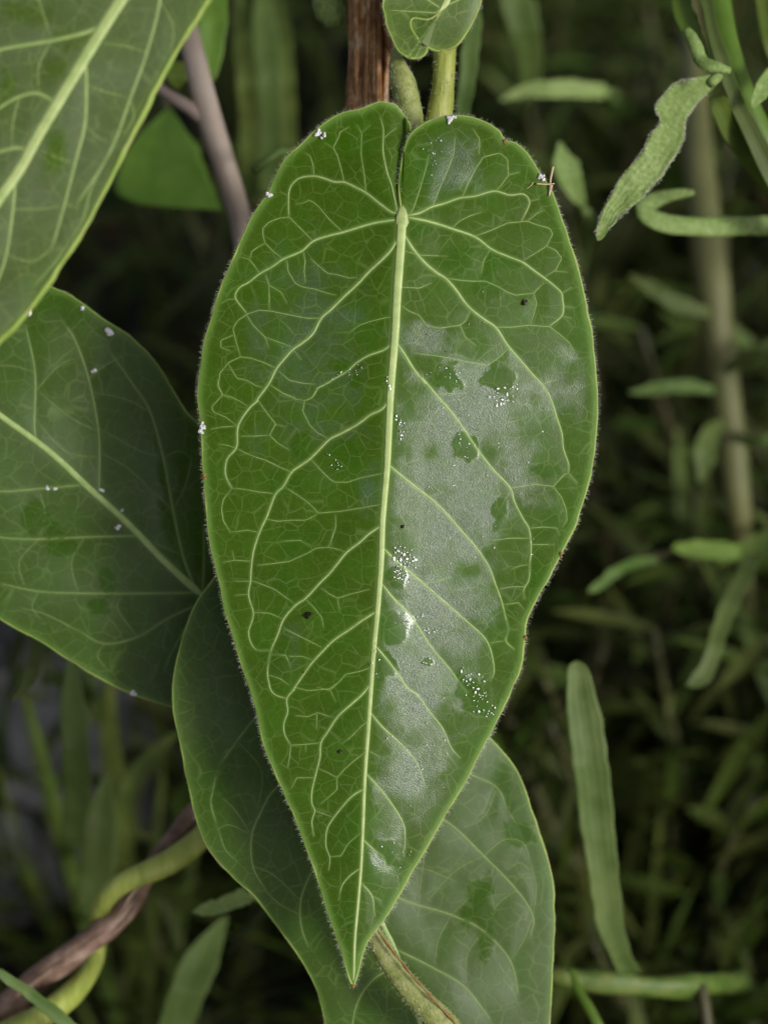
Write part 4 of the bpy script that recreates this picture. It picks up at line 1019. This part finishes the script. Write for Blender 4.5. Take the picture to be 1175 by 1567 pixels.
ZV = Zf(775, 1000, 2.7625)
vp_ = thing('strap_leaved_plant', 'plant with one upright dull strap leaf rising from a creeping green stem', 'plant', ground_pt(1130, 1500))
ribbon('leaf', ZV((285, 30), (258, 60), (252, 200), (268, 400), (298, 650), (336, 900), (380, 1150), (430, 1260), (470, 1360)), ZV((300, 30), (345, 65), (382, 180), (415, 350), (440, 550), (465, 850), (490, 1100), (520, 1250), (570, 1350)),
       [.452, .452, .458, .468], plant_mat('strap_green', (0.075, 0.125, 0.026), (0.13, 0.18, 0.055), 160, 0.6, 0.4, spec=.3, var=.1), vp_, 50, 9, .16, noise=2.5, label='upright strap leaf')
pp, rr = path3([(838, 1492, .470, 14), (900, 1502, .471, 17), (940, 1504, .471, 21), (965, 1507, .472, 16), (1010, 1510, .473, 17), (1060, 1508, .476, 19), (1075, 1507, .478, 15), (1110, 1504, .49, 15), (1130, 1500, .56, 15), (1130, 1500, gdepth(1130, 1500) + .01, 16)], 40)
M_CREEP = plant_mat('stem_creeping', (0.045, 0.078, 0.008), (0.085, 0.125, 0.016), 260, 0.55, 0.8, 1500, 0.0002, c3=(0.13, 0.14, 0.03))
tube('stem', pp, rr, M_CREEP, vp_, 14, rough=.16)
pp, rr = path3([(872, 1480, .462, 4), (885, 1515, .460, 7), (905, 1550, .458, 8), (925, 1590, .458, 8), (950, 1640, .465, 7)], 20)
tube('leaf', pp, rr, M_GREEN, vp_, 8, flat=.4)
pp, rr = path3([(1072, 1508, .475, 9), (1078, 1545, .474, 10), (1085, 1600, .474, 9)], 14)
tube('stem', pp, rr, M_OLIVE, vp_, 8)

# brownish upright stem with narrow leaves
bp_ = thing('brown_stemmed_weed', 'weed with a straight brownish stem and a narrow pointed leaf drooping beside it', 'plant', ground_pt(1145, 1150))
pp, rr = path3([(1040, -120, .62, 13), (1055, 60, .59, 17), (1066, 220, .565, 23), (1076, 330, .555, 26), (1088, 420, .55, 27), (1098, 520, .55, 26), (1112, 620, .55, 24), (1124, 720, .55, 21), (1134, 820, .555, 16), (1142, 960, .59, 12), (1145, 1100, .65, 9), (1145, 1150, gdepth(1145, 1150) + .01, 17)], 60)
tube('stem', pp, rr, M_BRSTEM, bp_, 12, rough=.08)
ZG = Zf(855, 500, 2.85)
ribbon('leaf', ZG((805, 1000), (740, 1130), (690, 1230), (655, 1330), (625, 1440), (560, 1550), (545, 1562)), ZG((880, 1010), (830, 1130), (770, 1250), (735, 1340), (700, 1450), (640, 1560), (560, 1572)), [.505, .49, .482, .48], M_GREEND, bp_, 30, 7, .2)
ribbon('leaf', ZG((790, 950), (700, 935), (590, 930), (510, 945), (490, 965)), ZG((790, 1015), (690, 1015), (600, 1010), (530, 990), (490, 970)), [.52, .515, .51], M_GREEN, bp_, 20, 7, .2)
ribbon('leaf', ZG((420, 1000), (320, 1010), (220, 1060), (140, 1130), (120, 1160)), ZG((430, 1030), (350, 1050), (260, 1090), (180, 1150), (125, 1165)), [.52, .51, .505], M_GREEND, bp_, 20, 7, .2)
for A_, B_ in (([(1085, 470), (1040, 452), (1000, 430), (960, 418)], [(1085, 488), (1040, 478), (1000, 458), (960, 420)]), ([(1105, 560), (1140, 535), (1175, 520), (1215, 500)], [(1108, 575), (1145, 556), (1180, 540), (1216, 502)]),
               ([(1100, 640), (1075, 655), (1062, 690), (1068, 740)], [(1108, 650), (1100, 670), (1092, 705), (1070, 742)]), ([(1090, 590), (1050, 580), (1000, 585), (960, 600)], [(1092, 604), (1050, 600), (1004, 604), (961, 602)]),
               ([(1118, 660), (1150, 668), (1180, 664), (1210, 655)], [(1118, 674), (1150, 684), (1182, 678), (1211, 657)])):
    ribbon('leaf', A_, B_, [.545, .54, .54], M_GREEND, bp_, 18, 5, .2)
pp, rr = path3([(1040, 843, .52, 4), (1000, 850, .521, 5), (960, 858, .521, 4)], 10)
tube('leaf_stalk', pp, rr, M_OLIVE, bp_, 8)

# grey forked stem in the upper left, with the leaf behind
fk = thing('forked_stem', 'greyish brown forked stem blurred behind the pale green leaf', 'stem', ground_pt(385, 470))
pp, rr = path3([(262, -60, .465, 16), (285, 40, .463, 17), (303, 110, .463, 18), (318, 170, .464, 20), (335, 225, .466, 18), (355, 290, .468, 17), (372, 350, .472, 17), (385, 430, .475, 22), (385, 470, .56, 23), (385, 470, gdepth(385, 470) + .01, 24)], 60)
tube('stem', pp, rr, M_GREYST, fk, 14, rough=.06)
pp, rr = path3([(316, 185, .465, 12), (290, 165, .463, 11), (262, 148, .462, 9), (238, 130, .462, 8), (200, 90, .46, 8)], 24)
tube('branch', pp, rr, M_GREYST, fk, 10, rough=.08)
lp = thing('broad_leaved_weed', 'weed with a blurred triangular green leaf behind the forked stem', 'plant', ground_pt(230, 100))
ribbon('leaf', [(255, 165), (215, 205), (190, 240), (175, 290), (200, 308), (260, 318), (338, 322)], [(258, 163), (280, 190), (300, 220), (315, 255), (325, 285), (334, 310), (340, 323)], [.505, .497, .492], M_GREEN, lp, 24, 9, .1, label='triangular green leaf')
ribbon('leaf', [(300, -80), (302, 0), (305, 60), (308, 110), (318, 130)], [(352, -80), (350, 0), (345, 60), (335, 110), (320, 132)], [.48, .475, .475], M_GREEN, lp, 20, 7, .1)
ribbon('leaf', [(248, 90), (252, 110), (268, 135)], [(280, 95), (288, 120), (270, 138)], [.475, .474, .475], M_GREEN, lp, 12, 7, .1)
pp, rr = path3([(256, 165, .505, 5), (240, 120, .54, 6), (230, 100, .65, 6), (230, 100, gdepth(230, 100) + .01, 7)], 24)
tube('stem', pp, rr, M_OLIVE, lp, 8)
pp, rr = path3([(320, -60, .48, 5), (280, -20, .5, 5), (240, 60, .55, 6), (230, 100, .65, 6)], 20)
tube('stem', pp, rr, M_OLIVE, lp, 8)
# small curved shoot between the forked stem and the main leaf
cs = thing('curved_shoot', 'thin pale curved shoot end hooking above the rim of the large leaf', 'shoot', ground_pt(470, 320))
pp, rr = path3([(388, 262, .452, 8), (398, 246, .452, 7), (420, 235, .453, 6), (450, 226, .455, 6), (480, 250, .47, 6), (470, 320, .55, 6), (470, 320, gdepth(470, 320) + .01, 7)], 40)
tube('stem', pp, rr, M_GREEND, cs, 8)

# grass blades, each a thing of its own
def blade(label, A_, B_, d, mat, group=None, rootpx=None):
    rx, ry = rootpx
    t = thing('grass_plant', label, 'grass', ground_pt(rx, ry), group)
    ribbon('blade', A_, B_, d, mat, t, 30, 7, .15, noise=2, tip=.3)
    a0 = ((A_[-1][0] + B_[-1][0]) / 2, (A_[-1][1] + B_[-1][1]) / 2)
    gd_ = gdepth(rx, ry)
    pp, rr = path3([(a0[0], a0[1], d[-1], 7), ((a0[0] + rx) / 2, (a0[1] + ry) / 2, (d[-1] + gd_) / 2, 6), (rx, ry, gd_ + .01, 5)], 16)
    tube('sheath', pp, rr, mat, t, 8)
blade('light green grass blade crossing the lower end of the brown twig', [(-20, 1466), (0, 1478), (40, 1505), (80, 1535), (140, 1585)], [(-20, 1490), (0, 1500), (40, 1527), (75, 1558), (120, 1600)], [.432, .434, .437], M_GREEND, rootpx=(200, 1640))
blade('upright blurred grass blade below the hanging tip of the broad dull leaf', [(92, 1000), (92, 1080), (95, 1180), (98, 1290)], [(128, 1000), (134, 1080), (140, 1200), (130, 1290)], [.49, .49, .50], M_GREEND, rootpx=(110, 1330))
blade('wide blurred grass blade standing behind the twining stem', [(150, 1180), (128, 1260), (122, 1330), (118, 1390)], [(182, 1180), (180, 1260), (175, 1340), (150, 1395)], [.505, .505, .51], M_GREEND, rootpx=(135, 1420))
blade('small drooping leaf tip hanging from under the broad dull leaf', [(14, 1070), (30, 1050), (42, 1020), (46, 985), (48, 960)], [(18, 1078), (44, 1058), (62, 1025), (66, 990), (68, 960)], [.455, .456, .462], M_GREEND, rootpx=(70, 930))
blade('wide blurred blade rising below the rim of the lower leaf', [(330, 1400), (295, 1440), (268, 1490), (240, 1570), (225, 1640)], [(365, 1400), (345, 1450), (320, 1510), (296, 1570), (270, 1640)], [.50, .495, .50], M_GREEND, rootpx=(240, 1700))
blade('pale stubby leaf tip poking out beside the rim of the lower leaf', [(291, 1394), (310, 1382), (335, 1374), (350, 1368), (372, 1358)], [(293, 1400), (320, 1402), (345, 1396), (362, 1390), (385, 1380)], [.452, .453, .458], M_GREYLEAF, rootpx=(420, 1370))
blade('long arching dark blade beside the lower leaf', [(268, 1110), (220, 1150), (180, 1210), (160, 1290), (150, 1370)], [(290, 1120), (245, 1165), (205, 1220), (185, 1300), (172, 1372)], [.53, .535, .545], M_DARK2, rootpx=(160, 1420))
for x0, w, lab in ((395, 40, 'tall blurred blade just behind the dark gap by the forked stem'), (430, 26, 'slim tall blurred blade next to the woody stem'), (365, 30, 'tall blurred blade crossing behind the forked stem')):
    blade(lab, [(x0 - 15, -60), (x0 - 8, 60), (x0 - 2, 160), (x0 + 4, 300)], [(x0 + w - 15, -60), (x0 + w - 8, 60), (x0 + w - 2, 160), (x0 + w + 2, 300)], [.54, .53, .54], M_DARK2 if w != 40 else M_GREEND, rootpx=(x0 + 20, 380))
blade('straight pale blade standing close behind the yellow-green stem', [(712, -40), (708, 40), (702, 110), (696, 180)], [(742, -40), (735, 60), (728, 120), (716, 182)], [.465, .46, .462], M_GREEND, rootpx=(690, 260))
blade('broad blurred blade leaning behind the young curled leaf', [(752, -60), (770, 20), (790, 90), (800, 150)], [(800, -60), (822, 20), (830, 90), (815, 152)], [.55, .55, .56], M_GREEND, rootpx=(800, 220))
blade('short blurred blade lying across the dark stalks above the leaf rim', [(760, 150), (800, 128), (860, 122), (925, 128)], [(765, 160), (810, 150), (870, 150), (922, 150)], [.53, .53, .535], M_GREYLEAF, rootpx=(960, 160))
blade('dull spear-shaped leaf behind the straw fragment', [(850, 215), (846, 250), (860, 290), (893, 322)], [(862, 215), (885, 250), (893, 290), (897, 324)], [.50, .50, .505], M_GREYLEAF, rootpx=(900, 350))

# ------------------------------------------------------------------ undergrowth
def weed_leaf_mesh(L, W, mat, droop, name):
    n = 7
    t = np.linspace(0, 1, n)
    w = W * np.sin(np.pi * np.clip(t * .92 + .06, 0, 1)) ** .8
    z = L * (.35 * t - droop * t * t); xx = L * t
    vs = []
    for i in range(n):
        vs += [(xx[i], -w[i], z[i] + w[i] * .3), (xx[i], 0, z[i]), (xx[i], w[i], z[i] + w[i] * .3)]
    v = np.array(vs); nn = len(v)
    q = grid_quads(n, 3)
    v2 = v - np.array([0, 0, W * .12])
    return mesh_np(name, np.vstack([v, v2]), [np.vstack([q, q[:, ::-1] + nn])], mat)

def make_weed(kind, rs):
    h = {'narrow': .13, 'broad': .10, 'stalk': .10, 'tuft': .12}[kind]
    root = bpy.data.objects.new('weed', None); root.empty_display_size = .01
    link(root); ORIGIN[root] = np.zeros(3)
    def child(name, me, loc=(0, 0, 0), rot=(0, 0, 0), sc=1):
        o = bpy.data.objects.new(name, me); link(o, root); o.location = loc; o.rotation_euler = rot; o.scale = (sc,) * 3
    if kind == 'tuft':
        ms = [weed_leaf_mesh(.11, .0015, M_DARK2, -.2, 'blade'), weed_leaf_mesh(.14, .0013, M_DARK, .15, 'blade')]
        for k in range(9):
            child('blade', ms[k % 2], (rs.uniform(-.006, .006), rs.uniform(-.006, .006), 0), (rs.uniform(-.2, .2), -rs.uniform(.5, 1.2), rs.uniform(0, 6.28)), rs.uniform(.6, 1.1))
        return root
    zs = np.linspace(0, h, 14)
    px = .012 * np.sin(zs / h * rs.uniform(2, 4)); py = .01 * np.cos(zs / h * rs.uniform(2, 4)) - .01
    px[0] = 0; py[0] = 0
    v, q, t = tube_arr(np.stack([px, py, zs], 1), np.linspace(.0016, .0007, 14), 7)
    a = Acc(); a.add(v, q, t)
    child('stem', a.mesh('stem', M_OLIVE))
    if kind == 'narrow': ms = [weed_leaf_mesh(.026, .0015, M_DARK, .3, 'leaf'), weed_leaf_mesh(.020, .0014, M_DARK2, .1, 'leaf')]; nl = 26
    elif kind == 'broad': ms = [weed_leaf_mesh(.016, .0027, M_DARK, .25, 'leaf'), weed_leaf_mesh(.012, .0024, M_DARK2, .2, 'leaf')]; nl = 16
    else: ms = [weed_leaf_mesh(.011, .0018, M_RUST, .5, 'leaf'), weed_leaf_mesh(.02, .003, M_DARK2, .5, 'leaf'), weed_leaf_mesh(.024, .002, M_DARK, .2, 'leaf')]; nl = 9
    for k in range(nl):
        f = .12 + .88 * k / (nl - 1)
        z = f * h
        child('leaf', ms[k % len(ms)], (float(np.interp(z, zs, px)), float(np.interp(z, zs, py)), z), (rs.uniform(-.3, .3), rs.uniform(-.7, .15), k * 2.4 + rs.uniform(-.4, .4)), rs.uniform(.7, 1.2))
    return root
rs = random.Random(12)
LAB = {'narrow': 'blurred dark weed with many narrow leaves', 'broad': 'blurred dark weed with small oval leaves',
       'stalk': 'blurred brown stalk with sparse rusty leaves', 'tuft': 'blurred tuft of thin dark grass'}
GRP = {'narrow': 'narrow-leaved weeds of the undergrowth', 'broad': 'oval-leaved weeds of the undergrowth', 'stalk': 'brown stalks of the undergrowth', 'tuft': 'dark grass tufts of the undergrowth'}
NAME = {'narrow': 'narrow_leaved_weed', 'broad': 'oval_leaved_weed', 'stalk': 'brown_stalk', 'tuft': 'grass_tuft'}
protos = {k: make_weed(k, rs) for k in LAB}
used = set()
LANDMARK = [(ground_pt(*p), t) for p, t in (((1030, 200), ' behind the downy plant'), ((1080, 340), ' below the hooked leaf'), ((1110, 650), ' beside the straight brownish stem'), ((1100, 950), ' under the drooping pointed leaf'),
    ((930, 1250), ' behind the upright strap leaf'), ((1000, 1540), ' by the creeping green stem'), ((920, 700), ' next to the large leaf rim'), ((600, 800), ' hidden behind the large leaf'), ((560, 0), ' behind the woody stem'),
    ((800, 60), ' behind the young curled leaf'), ((330, 200), ' behind the forked stem'), ((240, 400), ' in the dark gap above the broad dull leaf'), ((100, 760), ' behind the broad dull leaf'), ((60, 1150), ' beside the grey stone'),
    ((200, 1350), ' behind the twining stem'), ((380, 1480), ' under the rim of the lower leaf'))]
def plant_weed(kind, x, y, rz, sc, tx=0, ty=0):
    p = protos[kind]
    if kind in used:
        r = p.copy(); link(r)
        for ch in p.children:
            c = ch.copy(); COL.objects.link(c); c.parent = r
    else:
        r = p; used.add(kind)
    r.name = NAME[kind]
    r.location = (x, y, -.006); r.rotation_euler = (tx, ty, rz); r.scale = (sc,) * 3
    lm_ = min(LANDMARK, key=lambda q: (q[0][0] - x) ** 2 + (q[0][1] - y) ** 2)[1]
    r['label'] = LAB[kind] + lm_; r['category'] = 'grass' if kind == 'tuft' else 'weed'; r['group'] = GRP[kind] + lm_
    return r
# dense on the side of the downy plant, sparser under the broad dull leaf
for k in range(290):
    right_side = rs.random() < .7
    px_ = rs.uniform(780, 1330) if right_side else rs.uniform(-150, 780)
    py_ = rs.uniform(-150, 1750)
    gpt = ground_pt(px_, py_)
    kind = rs.choice(['narrow', 'narrow', 'broad', 'stalk', 'tuft'] if right_side else ['narrow', 'broad', 'tuft', 'tuft'])
    sc = rs.uniform(.7, 1.25)
    hh = {'narrow': .14, 'broad': .115, 'stalk': .11, 'tuft': .13}[kind] * sc
    dmax = float(np.dot(np.array([gpt[0], gpt[1] - .02, hh]) - CAM, FW))
    if dmax < .475: sc *= .6
    plant_weed(kind, gpt[0], gpt[1], rs.uniform(0, 6.28), sc, rs.uniform(-.2, .2), rs.uniform(-.2, .2))

# low ground cover and litter: a mass of small leaves
def litter(name, n, mat, label, L0, L1, zmax, seed, cat):
    r = np.random.default_rng(seed)
    a = Acc()
    m = 5
    t = np.linspace(0, 1, m)
    wp = np.sin(np.pi * (t * .9 + .07)) ** .8
    x = r.uniform(-.42, .42, n); y = r.uniform(.16, 1.25, n); z = r.random(n) ** 1.5 * zmax
    L = r.uniform(L0, L1, n); az = r.uniform(0, 6.28, n); el = r.uniform(-.3, 1.0, n); W = L * r.uniform(.03, .09, n)
    dx = np.stack([np.cos(az) * np.cos(el), np.sin(az) * np.cos(el), np.sin(el)], 1)
    sd = np.stack([-np.sin(az), np.cos(az), r.normal(0, .4, n)], 1)
    dr = r.uniform(0, .5, n)
    vs = []
    for i in range(m):
        c = np.stack([x, y, z], 1) + dx * (L * t[i])[:, None] - np.array([0, 0, 1]) * (L * dr * t[i] ** 2)[:, None]
        w = (W * wp[i])[:, None]
        vs += [c - sd * w, c + sd * w - np.array([0, 0, 1]) * w * .3]
    v = np.stack(vs, 1)
    keep = (v[..., 2].min(1) > -.02)
    dep = (v - CAM) @ FW
    keep &= dep.min(1) > .47
    keep &= (r.random(n) < np.where(x > .03, 1.0, .5))
    v = v[keep]; k = len(v)
    q = np.concatenate([(np.arange(k) * 2 * m)[:, None] + np.array([[2 * i, 2 * i + 1, 2 * i + 3, 2 * i + 2]]) for i in range(m - 1)])
    a.add(v.reshape(-1, 3), q)
    o = part(name, a.mesh(name, mat), None, np.array([0, .6, 0.]), 'stuff')
    o['label'] = label; o['category'] = cat
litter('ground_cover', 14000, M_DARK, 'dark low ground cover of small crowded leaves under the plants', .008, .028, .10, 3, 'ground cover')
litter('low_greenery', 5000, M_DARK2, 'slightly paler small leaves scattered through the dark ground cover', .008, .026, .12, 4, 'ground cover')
litter('leaf_litter', 1100, M_RUST, 'rusty brown fallen leaf litter strewn over the dark soil', .01, .03, .03, 5, 'litter')

# stones glimpsed between the plants
def stone(x, y, r, label, seed):
    g0 = ground_pt(x, y); rg = np.random.default_rng(seed)
    nr, ns = 12, 18; vs = []
    for i in range(nr):
        ph = math.pi * (i + .5) / nr
        for j in range(ns):
            th = 2 * math.pi * j / ns
            k = 1 + .18 * float(vnoise(np.array([math.cos(th) * math.sin(ph) * 1.7 + 9]), np.array([math.cos(ph) * 1.7 + math.sin(th) * math.sin(ph) * 1.2 + 9]), seed)[0])
            vs.append(g0 + np.array([math.sin(ph) * math.cos(th) * r * 1.2, math.sin(ph) * math.sin(th) * r, math.cos(ph) * r * .75 + r * .4]) * k)
    vs += [g0 + np.array([0, 0, r * 1.15]), g0 - np.array([0, 0, r * .3])]
    t = [(nr * ns, i, (i + 1) % ns) for i in range(ns)] + [(nr * ns + 1, (nr - 1) * ns + (i + 1) % ns, (nr - 1) * ns + i) for i in range(ns)]
    a = Acc(); a.add(vs, grid_quads(nr, ns, True), t)
    single('stone', a.mesh('stone', M_STONE), label, 'stone', g0)
stone(5, 1230, .040, 'blurred grey stone on the ground beneath the broad dull leaf', 1)
stone(1175, 470, .022, 'blurred grey stone on the ground behind the brown-stemmed weed', 2)
